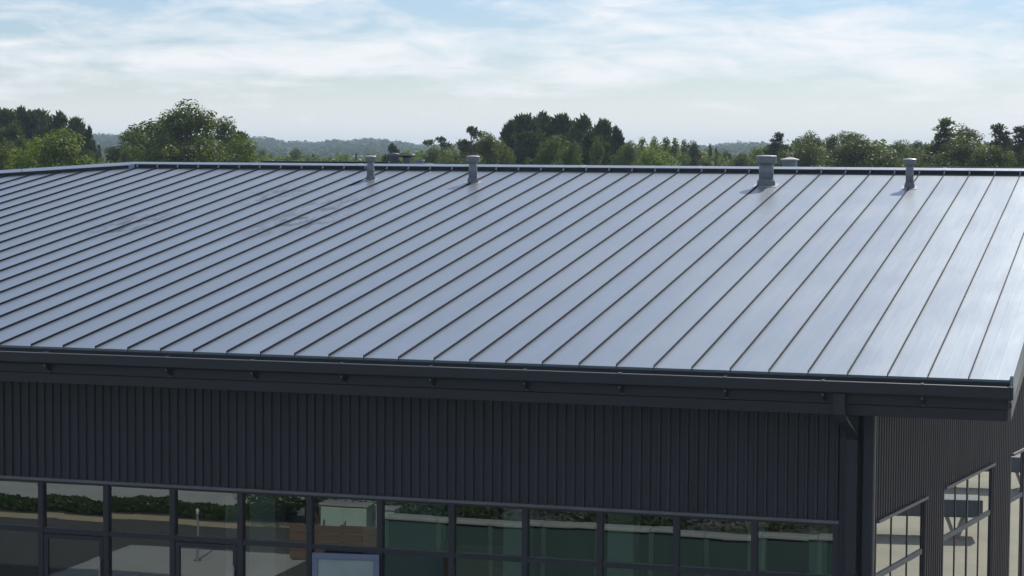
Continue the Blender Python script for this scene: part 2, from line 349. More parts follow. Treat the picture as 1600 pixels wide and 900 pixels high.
SKX = (-900, -300, 120, 160, 195, 250, 385, 425, 445, 480, 530, 600, 640, 690, 800, 1000, 1116, 1188, 1215, 1373, 1600, 1900, 2600)
SKY = (222, 216, 212, 213, 217, 220, 216, 219, 225, 225, 220, 221, 227, 229, 233, 235, 228, 225, 229, 230, 233, 228, 234)
def hill_h(az, r):                          # az measured from the view axis in degrees, positive right
    t = min(max((r-650)/1150, 0), 1); t = t*t*(3-2*t)
    a_ = max(min(az, 40), -40); x = 800+FPX*math.tan(math.radians(a_))
    sky_y = float(np.interp(x, SKX, SKY)); crest = CAM.z+(242+(min(max(x, -600), 2200)-800)*0.0062-sky_y)*1800/FPX-5.2 + 0.5*math.sin(x*0.045)+0.35*math.sin(x*0.11+1)
    near = 2.0*math.exp(-((r-900)/220)**2)*(0.5+0.5*math.sin(az*0.7+1))
    return max(crest, 3)*t + near
HA, HR = 240, 34
rs = np.linspace(480, 2850, HR)
hv = []
for j in range(HR):
    for i in range(HA):
        a = 2*math.pi*i/HA; az = math.degrees(a); az = az-360 if az > 180 else az
        wz = YAW-a; r = rs[j]
        z = hill_h(az, r)*(1 if abs(az) < 170 else (180-abs(az))/10)
        if r > 2200: z *= max(0, 1-(r-2200)/650)
        hv.append((CAM.x-math.sin(wz)*r, CAM.y+math.cos(wz)*r, z-0.4 if j else -0.5))
hf = [(j*HA+i, j*HA+(i+1) % HA, (j+1)*HA+(i+1) % HA, (j+1)*HA+i) for j in range(HR-1) for i in range(HA)]
hm = npmesh('hills', hv, hf, M_GROUND, True)
tag(link('hills', hm), kind='structure')

def leaf_quads(P, Nn, size, rg, jitter=0.8):
    n = len(P); d = Nn+rg.normal(0, jitter, (n, 3)); d /= np.linalg.norm(d, axis=1, keepdims=True)+1e-9
    a = np.cross(d, rg.normal(0, 1, (n, 3))); a /= np.linalg.norm(a, axis=1, keepdims=True)+1e-9; b = np.cross(d, a)
    s = (size*rg.uniform(0.6, 1.35, n))[:, None]
    V = np.stack([P-a*s*0.5, P-b*s*0.32+a*s*0.05, P+a*s*0.5, P+b*s*0.32+a*s*0.05], 1)
    V[:, 1] += d*s*0.10; V[:, 3] += d*s*0.10
    return V.reshape(-1, 3), np.arange(4*n).reshape(-1, 4)
# far canopy: thousands of small crowns on the hills (one mass)
rng = np.random.default_rng(5)
CV = []; CF = []; off = 0
def sph(rg, n):
    v = rg.normal(0, 1, (n, 3)); return v/np.linalg.norm(v, axis=1, keepdims=True)
for k in range(9000):
    az = rng.uniform(-17, 17); r = 560+1500*rng.uniform()**0.8
    if 760 < r < 900 and math.sin(az*1.3) > 0.2: continue     # open fields
    if 1000 < r < 1080 and math.sin(az*0.8+2) > 0.1: continue
    wz = YAW-math.radians(az); px, py = CAM.x-math.sin(wz)*r, CAM.y+math.cos(wz)*r
    h = rng.uniform(3.2, 7.5); w = h*rng.uniform(0.5, 0.85)
    if r < 900: h *= 0.75; w *= 0.75
    n = 44; d = sph(rng, n); P = d*rng.uniform(0.75, 1.05, (n, 1))*np.array([w*0.62, w*0.62, h*0.55])+np.array([px, py, hill_h(az, r)+h*0.42])
    v, f = leaf_quads(P, d*2+np.array([0, 0, .3]), h*0.36, rng, 0.5)
    CV.append(v); CF.append(f+off); off += len(v)
tag(link('forest', npmesh('forest', np.concatenate(CV), np.concatenate(CF), L_FAR)), 'hazy wooded hillside far behind the building', 'forest', kind='stuff')

# ------------------------------------------------------------------ building
B = tag(empty('commercial_building', (0, 0, 0)), 'charcoal commercial building with pale standing seam metal roof and ribbed cladding', 'building')
XL = -61.0                                   # left eave corner
XR_ = -24.9                                  # left end of the ridge
def hip_s(x):                                # slope length of the front plane at x (cut by the hip)
    return LA if x > XR_ else LA*(x-XL)/(XR_-XL)
YB = 2*YA
# roof deck (solid)
def zr(y): return EZ+math.tan(TP)*(y if y < YA else YB-y)
rv = [(0, 0, EZ), (0, YA, ZA), (0, YB, EZ), (XL, 0, EZ), (XL, YB, EZ), (XR_, YA, ZA)]
lo = [(a, b, c-0.05) for a, b, c in rv]; lo2 = [(a, b, c-0.22) for a, b, c in rv]
rm = MB(); rm.add(lo+lo2, [(0, 1, 5, 3), (1, 2, 4, 5), (3, 5, 4), (6, 9, 11, 7), (7, 11, 10, 8), (9, 10, 11), (0, 6, 7, 1), (1, 7, 8, 2), (0, 3, 9, 6), (2, 8, 10, 4), (3, 4, 10, 9)])
roof = rm.build('roof', M_TRIM, B)

def sp(x, s, h): return (x, s*CT - h*ST, EZ + s*ST + h*CT)     # slope coords (h above the plane)
# panel cross section: two pencil ribs
def panel_mesh(x0, n, shared):
    xs = [0.006, 0.178, 0.20, 0.222, 0.378, 0.40, 0.422, PW-0.006]; hs = [0, 0, 0.0003, 0, 0, 0.0003, 0, 0]
    v = []; f = []
    nx = len(xs)
    for j, t in enumerate((0, 1)):
        for x, h in zip(xs, hs):
            top = min(LP+0.04, hip_s(x0+x)-0.0) if not shared else LP+0.04
            s = -0.03 if j == 0 else max(top, 0.0)
            v.append(sp(x, s, h))
    for x in (xs[0], xs[-1]): v.append(sp(x, -0.03, -0.035))
    for i in range(nx-1): f.append((i, i+1, nx+i+1, nx+i))
    f.append((2*nx, 2*nx+1)+tuple(range(nx-1, -1, -1)))
    me = bpy.data.meshes.new('roof_panel'); me.from_pydata(v, [], f); me.materials.append(M_ROOF); return me
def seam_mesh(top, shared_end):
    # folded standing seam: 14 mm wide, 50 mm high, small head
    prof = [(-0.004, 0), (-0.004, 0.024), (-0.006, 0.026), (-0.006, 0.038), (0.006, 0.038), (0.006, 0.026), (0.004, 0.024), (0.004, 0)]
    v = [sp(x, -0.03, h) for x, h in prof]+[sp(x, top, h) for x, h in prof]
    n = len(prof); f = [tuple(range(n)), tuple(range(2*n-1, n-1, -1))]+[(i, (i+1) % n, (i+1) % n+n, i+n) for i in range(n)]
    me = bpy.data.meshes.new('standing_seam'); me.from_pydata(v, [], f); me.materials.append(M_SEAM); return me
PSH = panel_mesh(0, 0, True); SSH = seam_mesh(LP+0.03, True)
for i in range(102):
    x0 = -PW*(i+1)
    if x0 < XL: break
    full = x0 > XR_+0.6
    p = link('roof_panel', PSH if full else panel_mesh(x0, i, False), roof); p.location.x = x0
    if hip_s(x0) < 0.4: continue
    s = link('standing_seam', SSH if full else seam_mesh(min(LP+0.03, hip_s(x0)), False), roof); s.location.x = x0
# back slope and hip slope sheets with their own seams (one part each: out of sight)
bk = MB(); bk.add([(0, YA, ZA-0.03), (0, YB, EZ-0.03), (XL, YB, EZ-0.03), (XR_, YA, ZA-0.03)], [(0, 1, 2, 3)])
bk.build('back_slope_sheet', M_ROOF, roof)
hpb = MB(); hpb.add([(XL, 0, EZ-0.03), (XR_, YA, ZA-0.03), (XL, YB, EZ-0.03)], [(0, 1, 2)])
hpb.build('hip_slope_sheet', M_ROOF, roof)
sb = MB()
for i in range(1, 101):
    x = -PW*i
    ln = hip_s(x)
    if ln < 0.4: continue
    sb.add([(x-0.01, YB, EZ-0.03), (x+0.01, YB, EZ-0.03), (x+0.01, YB-ln*CT, EZ+ln*ST-0.03), (x-0.01, YB-ln*CT, EZ+ln*ST-0.03),
            (x-0.01, YB, EZ+0.03), (x+0.01, YB, EZ+0.03), (x+0.01, YB-ln*CT, EZ+ln*ST+0.03), (x-0.01, YB-ln*CT, EZ+ln*ST+0.03)],
           [(4, 5, 6, 7), (0, 4, 7, 3), (1, 2, 6, 5), (0, 1, 5, 4)])
tag(sb.build('back_slope_seams', M_ROOF, roof), kind='stuff')
# ridge cap in lengths: front flange 0.1 high then sloped top
fl = 0.112
def ridge_prof():
    a = sp(0, LP, 0.0); b = sp(0, LP, fl); ap = (0, YA, ZA+fl+0.012); return a, b, ap
a, b, ap = ridge_prof(); mY = lambda q: (0, YB-q[1], q[2])
prof = [(q[1], q[2]) for q in (a, b, ap, mY(b), mY(a))]
x = 0.03
while x > XR_:
    x2 = max(x-3.05, XR_)
    if x2-XR_ < 0.8: x2 = XR_
    m = MB(); m.prism(prof, 'x', x2+0.002, x-0.002); m.build('ridge_cap', M_ROOF, roof)
    m = MB(); e = 0.006
    m.prism([(prof[0][0]-e, prof[0][1]), (prof[1][0]-e, prof[1][1]+e), (prof[2][0], prof[2][1]+e), (prof[3][0]+e, prof[3][1]+e), (prof[4][0]+e, prof[4][1])], 'x', x2-0.05, x2+0.05)
    if x2 > XR_: m.build('joint_cover', M_ROOF, roof)
    x = x2
# dark foam closure on the cap's front flange between the seams
m = MB(); m.prism([(a[1]-0.012, a[2]+0.004), (b[1]-0.012, b[2]-0.012), (b[1]-0.002, b[2]-0.010), (a[1]-0.002, a[2]+0.004)], 'x', XR_+0.02, 0.0); m.build('ridge_closure', M_SLIT, roof)
# seam ends folded up over the flange
for i in range(0, 42):
    xx = -PW*i
    if xx < XR_+0.1: break
    m = MB(); m.add([sp(-0.016, LP-0.10, 0.05), sp(0.016, LP-0.10, 0.05), sp(0.016, LP-0.012, fl+0.012), sp(-0.016, LP-0.012, fl+0.012), sp(0.016, LP-0.012, 0.0), sp(-0.016, LP-0.012, 0.0), sp(-0.016, LP-0.10, 0.0), sp(0.016, LP-0.10, 0.0)],
                    [(0, 1, 2, 3), (1, 7, 4, 2), (0, 3, 5, 6), (0, 6, 7, 1)])
    if i == 0: TAB = m.fix('seam_end')
    o = link('seam_end', TAB, roof, M_CAPW if False else M_ROOF); o.location.x = xx
# hip cap
hx0, hx1 = Vector((XR_, YA, ZA)), Vector((XL, 0, EZ)); hd = (hx1-hx0).normalized(); side = Vector((-hd.y, hd.x, 0)).normalized()
if side.y > 0: side = -side                   # towards the front plane
fr_ = 0.62
def hip_pt(t, off, h):
    q = hx0+(hx1-hx0)*t+side*off
    if off > 0: q.z = EZ+math.tan(TP)*q.y+h
    elif off < 0:
        zl = (ZA-EZ)/(XR_-XL); q.z = EZ+zl*(q.x-XL)+h
    else: q.z += h
    return q
nseg = 14
for k in range(nseg):
    t0, t1 = k/nseg+0.0002, (k+1)/nseg-0.0002
    m = MB(); P = []
    for t in (t0, t1):
        P += [hip_pt(t, 0.42, 0.0), hip_pt(t, 0.42, 0.10), hip_pt(t, 0, 0.125), hip_pt(t, -0.42, 0.10), hip_pt(t, -0.42, 0.0)]
    m.add(P, [(i, i+1, i+6, i+5) for i in range(4)]+[(0, 1, 2, 3, 4), (9, 8, 7, 6, 5)]); m.build('hip_cap', M_ROOF, roof)
m = MB(); P = [hip_pt(t, o_, h) for t in (0.004, 0.996) for o_, h in ((0.434, 0.008), (0.434, 0.088), (0.424, 0.09), (0.424, 0.008))]
m.add(P, [(0, 1, 2, 3), (7, 6, 5, 4), (0, 4, 5, 1), (1, 5, 6, 2), (2, 6, 7, 3), (3, 7, 4, 0)]); m.build('hip_closure', M_SLIT, roof)
# rake trim at the right edge
m = MB()
for sgn, y0, y1 in ((1, 0, YA),):
    m.add([(0.004, -0.03, EZ-0.30), (0.05, -0.03, EZ-0.30), (0.05, -0.03, EZ+0.055), (0.004, -0.03, EZ+0.055),
           (0.004, YA, ZA-0.30), (0.05, YA, ZA-0.30), (0.05, YA, ZA+0.055), (0.004, YA, ZA+0.055)],
          [(0, 1, 2, 3), (4, 7, 6, 5), (0, 4, 5, 1), (1, 5, 6, 2), (2, 6, 7, 3), (3, 7, 4, 0)])
m.build('rake_trim', M_ROOF, roof)
m = MB()
m.add([(-0.10, 0.12, EZ-0.62), (0.02, 0.12, EZ-0.62), (0.02, 0.12, EZ-0.302), (-0.10, 0.12, EZ-0.302),
       (-0.10, YA, ZA-0.62), (0.02, YA, ZA-0.62), (0.02, YA, ZA-0.302), (-0.10, YA, ZA-0.302)],
      [(0, 1, 2, 3), (4, 7, 6, 5), (0, 4, 5, 1), (1, 5, 6, 2), (2, 6, 7, 3), (3, 7, 4, 0)])
m.build('rake_fascia', M_VENTD, roof)
m = MB()
m.add([(-0.10, YB, EZ-0.62), (0.05, YB, EZ-0.62), (0.05, YB, EZ+0.05), (-0.10, YB, EZ+0.0),
       (-0.10, YA+0.002, ZA-0.62), (0.05, YA+0.002, ZA-0.62), (0.05, YA+0.002, ZA+0.05), (-0.10, YA+0.002, ZA+0.0)],
      [(0, 3, 2, 1), (4, 5, 6, 7), (0, 1, 5, 4), (1, 2, 6, 5), (2, 3, 7, 6), (3, 0, 4, 7)])
m.build('rake_trim', M_ROOF, roof)

# fascia (two stepped boards), soffit
XE = 0.05
m = MB(); m.bev(XL, -0.02, 0.02, 0.16, EZ-0.455, EZ-0.225, 0.006); fas = m.build('fascia', M_TRIM, B)
m = MB(); m.bev(XL, -0.03, 0.07, 0.17, EZ-0.635, EZ-0.463, 0.006); m.build('fascia', M_TRIM, B)
m = MB(); m.box(XL, -0.11, 0.172, 1.3, EZ-0.62, EZ-0.58); m.build('soffit', M_TRIM, B)
# drip edge under the panels
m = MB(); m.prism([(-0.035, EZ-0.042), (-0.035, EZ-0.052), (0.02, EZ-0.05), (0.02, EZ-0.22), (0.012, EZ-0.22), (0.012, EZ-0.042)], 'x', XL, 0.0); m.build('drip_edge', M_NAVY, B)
# gutter: box profile with rolled lip
gp = [(0.010, EZ-0.075), (0.010, EZ-0.285), (-0.185, EZ-0.285), (-0.215, EZ-0.255), (-0.215, EZ-0.10), (-0.195, EZ-0.092), (-0.195, EZ-0.104), (-0.207, EZ-0.108), (-0.207, EZ-0.25), (-0.18, EZ-0.277), (0.002, EZ-0.277), (0.002, EZ-0.075)]
m = MB(); m.prism(gp, 'x', XL, 0.05); gut = m.build('gutter', M_GUT, B)
m = MB(); m.prism([(0.010, EZ-0.075), (0.010, EZ-0.285), (-0.185, EZ-0.285), (-0.215, EZ-0.255), (-0.215, EZ-0.092)], 'x', 0.052, 0.062); m.build('end_cap', M_GUT, gut)
m = MB(); m.prism([(-0.217, EZ-0.0935), (-0.217, EZ-0.1015), (-0.193, EZ-0.0935), (-0.193, EZ-0.0885)], 'x', XL, 0.05); m.build('lip_bead', M_FLASH, gut)
def front_x(px, py, Y):
    d = pix(px, py); t = (Y-CAM.y)/d.y; return (CAM+d*t)
BR = [-19.3, -17.9] + [front_x(px, py, -0.2).x for px, py in ((68, 572), (258, 578), (392, 584), (532, 590), (671, 595), (818, 601), (967, 607), (1132, 613), (1285, 619), (1440, 626), (1578, 634))]
br = MB(); br.box(-0.018, 0.018, -0.222, 0.014, EZ-0.089, EZ-0.083); STM = br.fix('gutter_strap')
br = MB(); br.prism([(0.018, EZ-0.30), (0.018, EZ-0.42), (0.0, EZ-0.42), (-0.16, EZ-0.315), (-0.16, EZ-0.288), (0.018, EZ-0.288)], 'x', -0.016, 0.016); BRM = br.fix('gutter_bracket')
bol = MB(); bol.box(-0.014, 0.014, -0.178, -0.165, EZ-0.325, EZ-0.297); BOM = bol.fix('bracket_bolt')
bol = MB(); bol.box(-0.012, 0.012, -0.012, 0.018, EZ-0.436, EZ-0.421); BO2 = bol.fix('bracket_bolt')
for xx in BR:
    for nm_, me_, mm_ in (('gutter_strap', STM, M_FLASH), ('gutter_bracket', BRM, M_TRIM), ('bracket_bolt', BOM, M_FLASH), ('bracket_bolt', BO2, M_FLASH)):
        o = link(nm_, me_, gut, mm_); o.location.x = xx
    j = MB(); j.prism([(-0.2152, EZ-0.10), (-0.2185, EZ-0.10), (-0.2185, EZ-0.257), (-0.186, EZ-0.2895), (-0.183, EZ-0.2862), (-0.2152, EZ-0.255)], 'x', xx-0.035, xx-0.022); j.build('gutter_joint', M_GUT, gut)

# front wall: cladding band
ZC = EZ-2.442; ZCT = EZ-0.62; ZT = EZ-3.346
XC = -2.64                                   # right end of cladding
m = MB(); m.box(-60, XC, 1.06, 1.18, ZC, ZCT); wall = m.build('wall', M_CLAD, B)
rib = MB(); rib.prism([(-0.037, 1.062), (-0.022, 1.022), (0.022, 1.022), (0.037, 1.062)], 'z', ZC+0.03, ZCT); RIBM = rib.fix('cladding_rib')
x = XC-0.05; k = 0
far = MB()
while x > -59.8:
    if x > -25:
        o = link('cladding_rib', RIBM, wall, M_CLAD); o.location.x = x; o.scale.x = hexs(k).uniform(0.82, 1.12)
    else:
        far.prism([(x-0.037, 1.062), (x-0.025, 1.0), (x+0.025, 1.0), (x+0.037, 1.062)], 'z', ZC+0.03, ZCT)
    k += 1; x -= 0.158+hexs(k+500).uniform(-0.008, 0.008)
tag(far.build('distant_ribs', M_CLAD, wall), kind='stuff')
m = MB(); m.box(-60, XC, 0.985, 1.07, ZC-0.022, ZC+0.028); m.build('bottom_flashing', M_FLASH, wall)
m = MB(); m.box(-60, XC, 0.98, 1.065, ZCT-0.10, ZCT-0.001); m.build('top_closure', M_SLIT, wall)
# corner: flat column, slit, corner post, bright edge trim
m = MB(); m.bev(XC+0.002, -2.36, 0.97, 1.2, 0.0, ZCT, 0.008); m.build('corner_column', M_TRIM, B)
m = MB(); m.box(-2.358, -2.282, 1.06, 1.2, 0.0, ZCT); m.build('corner_joint', M_SLIT, B)
m = MB(); m.bev(-2.28, -2.118, 0.97, 1.25, 0.0, ZCT, 0.008); m.build('corner_post', M_TRIM, B)
m = MB(); m.box(-2.116, -2.088, 0.985, 1.06, 0.0, ZCT); m.build('corner_edge_trim', M_FLASH, B)
# downspout
dsx = -2.66
ds = MB()
def rect_tube(mb, pts, w, d):
    V = []
    for (px, py, pz) in pts: V += [(px-w, py-d, pz), (px+w, py-d, pz), (px+w, py+d, pz), (px-w, py+d, pz)]
    F = []
    for i in range(len(pts)-1):
        for k in range(4): F.append((i*4+k, i*4+(k+1) % 4, i*4+4+(k+1) % 4, i*4+4+k))
    F += [(3, 2, 1, 0), tuple(len(V)-4+i for i in range(4))]
    mb.add(V, F)
rect_tube(ds, [(-2.50, -0.10, EZ-0.287), (-2.50, -0.10, EZ-0.60), (-2.46, 0.0, EZ-0.72), (-2.43, 0.80, EZ-1.02), (-2.43, 0.885, EZ-1.10), (-2.43, 0.885, 0.02)], 0.085, 0.075)
dsp = ds.build('downspout', M_TRIM, B)
for z in (EZ-1.5, EZ-3.2, EZ-4.9):
    m = MB(); m.box(-2.525, -2.335, 0.80, 0.965, z, z+0.04); m.build('pipe_clip', M_TRIM, dsp)

# storefront
XM0, XMS = -16.634, 1.2648
YG = 1.10
def window_bay(i, kind):
    x0, x1 = XM0+XMS*i, XM0+XMS*(i+1)
    if i == 10: x1 = XC-0.05
    mw = 0.048
    m = MB()
    m.box(x0-mw, x0+mw, 1.03, 1.17, 0.0, ZC-0.024)                       # left mullion
    m.box(x0+mw, x1-mw, 1.045, 1.17, ZT-0.045, ZT+0.045)                # transom
    m.box(x0+mw, x1-mw, 1.05, 1.16, ZC-0.07, ZC-0.024)                  # head
    if i == 10: m.box(x1-mw, XC, 1.03, 1.17, 0.0, ZC-0.024)
    if kind != 'open': m.box(x0+mw, x1-mw, 1.05, 1.16, 0.0, 0.12)
    w = m.build('window', M_FRAME, B)
    def pane(z0, z1, a=x0+mw, b=x1-mw, par=w, y=YG):
        tl = hexs(i*31+int(z0*100)).uniform(-0.003, 0.003); p = MB(); p.add([(a, y, z0), (b, y, z0), (b, y+tl, z1), (a, y+tl*0.6, z1)], [(0, 1, 2, 3)])
        o = link('pane', p.mesh('pane'), par, M_GLASS); o.rotation_euler = (0, 0, 0); return o
    pane(ZT+0.045, ZC-0.07)
    if kind == 'glass': pane(0.12, ZT-0.045)
    if kind == 'door':
        d = MB(); a, b, t = x0+mw+0.012, x1-mw-0.012, 0.075
        d.box(a, a+t, 1.04, 1.10, 0.13, ZT-0.06); d.box(b-t, b, 1.04, 1.10, 0.13, ZT-0.06); d.box(a+t, b-t, 1.04, 1.10, ZT-0.06-t, ZT-0.06); d.box(a+t, b-t, 1.04, 1.10, 0.13, 0.33)
        dr = d.build('door', M_FRAME, B); pane(0.33, ZT-0.06-t, a+t, b-t, dr, 1.07)
        h = MB(); h.box(b-0.05, b-0.025, 0.985, 1.005, 1.0, 2.05); h.box(b-0.05, b-0.025, 1.005, 1.04, 1.05, 1.08); h.box(b-0.05, b-0.025, 1.005, 1.04, 1.97, 2.0); h.build('door_handle', M_STEEL, dr)
kinds = {0: 'door', 2: 'door', 5: 'open'}
for i in range(-8, 11): window_bay(i, kinds.get(i, 'glass'))
m = MB(); m.box(-60, XM0-8*XMS-0.05, 1.03, 1.2, 0, ZC-0.024); m.build('wall', M_CLAD, B)
# open door leaf folded back in front of bay 4, hinged on mullion 5
hx = XM0+XMS*5
lf = MB(); lw, lt = XMS-0.12, 0.095; zt = ZT-0.055
lf.bev(-lw, 0, -0.03, 0.03, zt-lt, zt, 0.006); lf.bev(-lw, -lw+lt, -0.03, 0.03, 0.03, zt-lt-0.001, 0.006); lf.bev(-lt, 0, -0.03, 0.03, 0.03, zt-lt-0.001, 0.006); lf.bev(-lw+lt, -lt, -0.03, 0.03, 0.03, 0.3, 0.006)
dl = lf.build('door', M_LEAF, B); dl['label'] = 'door leaf standing open, pale blue grey from painted sky light'
dl.location = (hx+0.02, 0.985, 0); dl.rotation_euler = (0, 0, math.radians(9))
p = MB(); p.add([(-lw+lt, 0, 0.3), (-lt, 0, 0.3), (-lt, 0, zt-lt), (-lw+lt, 0, zt-lt)], [(0, 1, 2, 3)]); o = link('pane', p.mesh('pane'), dl, M_PANEREFL)

# side (gable) wall, slightly skewed, then square to the back
A0 = Vector((-2.104, 1.03, 0)); A1 = Vector((-0.36, 10.92, 0)); gd = (A1-A0).normalized(); gn = Vector((gd.y, -gd.x, 0)); GL = (A1-A0).length
def gp3(u, d, z): q = A0+gd*u+gn*d; return (q.x, q.y, z)
def gbox(mb, u0, u1, d0, d1, z0, z1, zt1=None):
    zt1 = z1 if zt1 is None else zt1
    v = [gp3(u0, d0, z0), gp3(u1, d0, z0), gp3(u1, d1, z0), gp3(u0, d1, z0), gp3(u0, d0, z1), gp3(u1, d0, zt1), gp3(u1, d1, zt1), gp3(u0, d1, z1)]
    mb.add(v, [(0, 3, 2, 1), (4, 5, 6, 7), (0, 1, 5, 4), (1, 2, 6, 5), (2, 3, 7, 6), (3, 0, 4, 7)])
def zroof_u(u): return zr((A0+gd*u).y)-0.24
WINS = [(0.28, 2.98), (4.22, 7.52), (9.0, GL+2.6)]
gw = MB(); gbox(gw, 0.05, GL, -0.14, -0.04, ZC, zroof_u(0.05), zroof_u(GL)); swall = gw.build('wall', M_CLAD, B)
gr = MB(); u = 0.08
while u < GL:
    inwin = any(a-0.06 < u < b+0.03 for a, b in WINS)
    z0 = ZC+0.03 if inwin else 0.02
    v = [gp3(u-0.034, -0.038, z0), gp3(u-0.024, -0.020, z0), gp3(u+0.024, -0.020, z0), gp3(u+0.034, -0.038, z0)]
    zt_ = zroof_u(u)
    gr.add(v+[(a, b, zt_) for a, b, c in v], [(0, 1, 5, 4), (1, 2, 6, 5), (2, 3, 7, 6), (0, 3, 2, 1)]); u += 0.135
tag(gr.build('ribbed_cladding', M_CLAD, swall), kind='stuff')
for (a, b) in ((0.05, WINS[0][0]), (WINS[0][1], WINS[1][0]), (WINS[1][1], WINS[2][0])):
    m = MB(); gbox(m, a, b, -0.14, -0.04, 0, ZC-0.001); m.build('pier', M_CLAD, B)
for wi, (a, b) in enumerate(WINS):
    bb = min(b, GL)
    m = MB(); gbox(m, a-0.03, bb+0.03, -0.04, 0.02, ZC-0.024, ZC+0.026); m.build('head_flashing', M_FLASH, swall)
    m = MB(); nb = 3 if wi == 0 else 4
    st = (b-a)/nb
    for k in range(nb+1):
        u = a+st*k; hw = 0.035 if (wi == 1 and k == 2) else 0.016
        u0, u1 = (u, u+0.03) if k == 0 else (u-0.03, u) if k == nb else (u-hw, u+hw)
        if u1 > GL: break
        gbox(m, u0, u1, -0.12, -0.058, 0.0, ZC-0.026)
    for k in range(nb):
        u0, u1 = a+st*k+0.036, a+st*(k+1)-0.036
        if u0 > GL: break
        gbox(m, u0, min(u1, GL), -0.115, -0.056, ZT-0.05, ZT+0.05)
    fm = m.build('window', M_FRAME, B)
    m2 = MB()
    gbox(m2, a+0.045, bb-0.045, -0.0555, -0.05, ZT-0.045, ZT+0.045); m2.build('transom_cover', M_VENTD, fm)
    for k in range(nb):
        u0, u1 = a+st*k+0.014, min(a+st*(k+1)-0.014, GL)
        if u0 > GL-0.1: break
        for z0, z1 in ((0.05, ZT-0.05), (ZT+0.05, ZC-0.026)):
            pm = MB(); pm.add([gp3(u0, -0.07, z0), gp3(u1, -0.07, z0), gp3(u1, -0.07, z1), gp3(u0, -0.07, z1)], [(0, 1, 2, 3)]); link('pane', pm.mesh('pane'), fm, M_GLASSG)
# wall on behind
m = MB(); v = [(A1.x-0.14, A1.y+0.003, 0), (A1.x-0.04, A1.y+0.003, 0), (A1.x-0.04, YA, 0), (A1.x-0.14, YA, 0), (A1.x-0.14, A1.y+0.003, zr(A1.y)-0.24), (A1.x-0.04, A1.y+0.003, zr(A1.y)-0.24), (A1.x-0.04, YA, ZA-0.24), (A1.x-0.14, YA, ZA-0.24)]
m.add(v, [(0, 3, 2, 1), (4, 5, 6, 7), (0, 1, 5, 4), (1, 2, 6, 5), (2, 3, 7, 6), (3, 0, 4, 7)]); m.build('wall', M_CLAD, B)
m = MB(); v = [(A1.x-0.14, YA+0.002, 0), (A1.x-0.04, YA+0.002, 0), (A1.x-0.04, YB-0.9, 0), (A1.x-0.14, YB-0.9, 0), (A1.x-0.14, YA+0.002, ZA-0.24), (A1.x-0.04, YA+0.002, ZA-0.24), (A1.x-0.04, YB-0.9, zr(YB-0.9)-0.24), (A1.x-0.14, YB-0.9, zr(YB-0.9)-0.24)]
m.add(v, [(0, 3, 2, 1), (4, 5, 6, 7), (0, 1, 5, 4), (1, 2, 6, 5), (2, 3, 7, 6), (3, 0, 4, 7)]); m.build('wall', M_CLAD, B)
m = MB(); m.box(-60, A1.x-0.142, YB-1.0, YB-0.9, 0, EZ-0.15); m.build('wall', M_CLAD, B)
m = MB(); m.box(-60, -59.9, 1.21, YB-1.01, 0, EZ-0.1); m.build('wall', M_CLAD, B)
# interior
m = MB(); m.box(-59.8, -2.5, 1.2, 13, 0.008, 0.03); m.build('interior_floor', M_IFLOOR, B)
m = MB(); m.box(-59.8, -2.6, 1.2, 13, EZ-2.30, EZ-2.25); m.build('interior_ceiling', M_IDARK, B)
m = MB(); m.box(-59.8, -2.6, 9.0, 9.1, 0.03, EZ-2.31); m.build('partition', M_IDARK, B)
for xx, w_, yy in ((-14.0, 0.35, 3.4), (-13.1, 0.5, 2.6), (-8.35, 0.42, 2.4), (-6.45, 0.45, 2.2), (-4.3, 0.3, 3.0), (-3.2, 0.3, 2.6)):
    m = MB(); m.bev(xx-w_/2, xx+w_/2, yy, yy+w_, 0.031, EZ-2.31, 0.01); m.build('interior_column', M_IWALL, B)
m = MB(); m.box(-11.9, -10.3, 4.5, 4.56, 0.5, 3.0); m.build('wall_panel', M_IGREEN, B)
m = MB(); m.box(-9.9, -8.2, 3.2, 3.3, 0.031, 2.25); m.build('counter_screen', M_IBROWN, B)
m = MB(); m.box(-3.0, -1.7, 4.0, 12.8, 0.03, 0.031+2.6); 
m = MB(); m.box(-2.75, -2.6, 2.2, 12.9, 0.03, EZ-2.31); m.build('partition', M_IDARK, B)

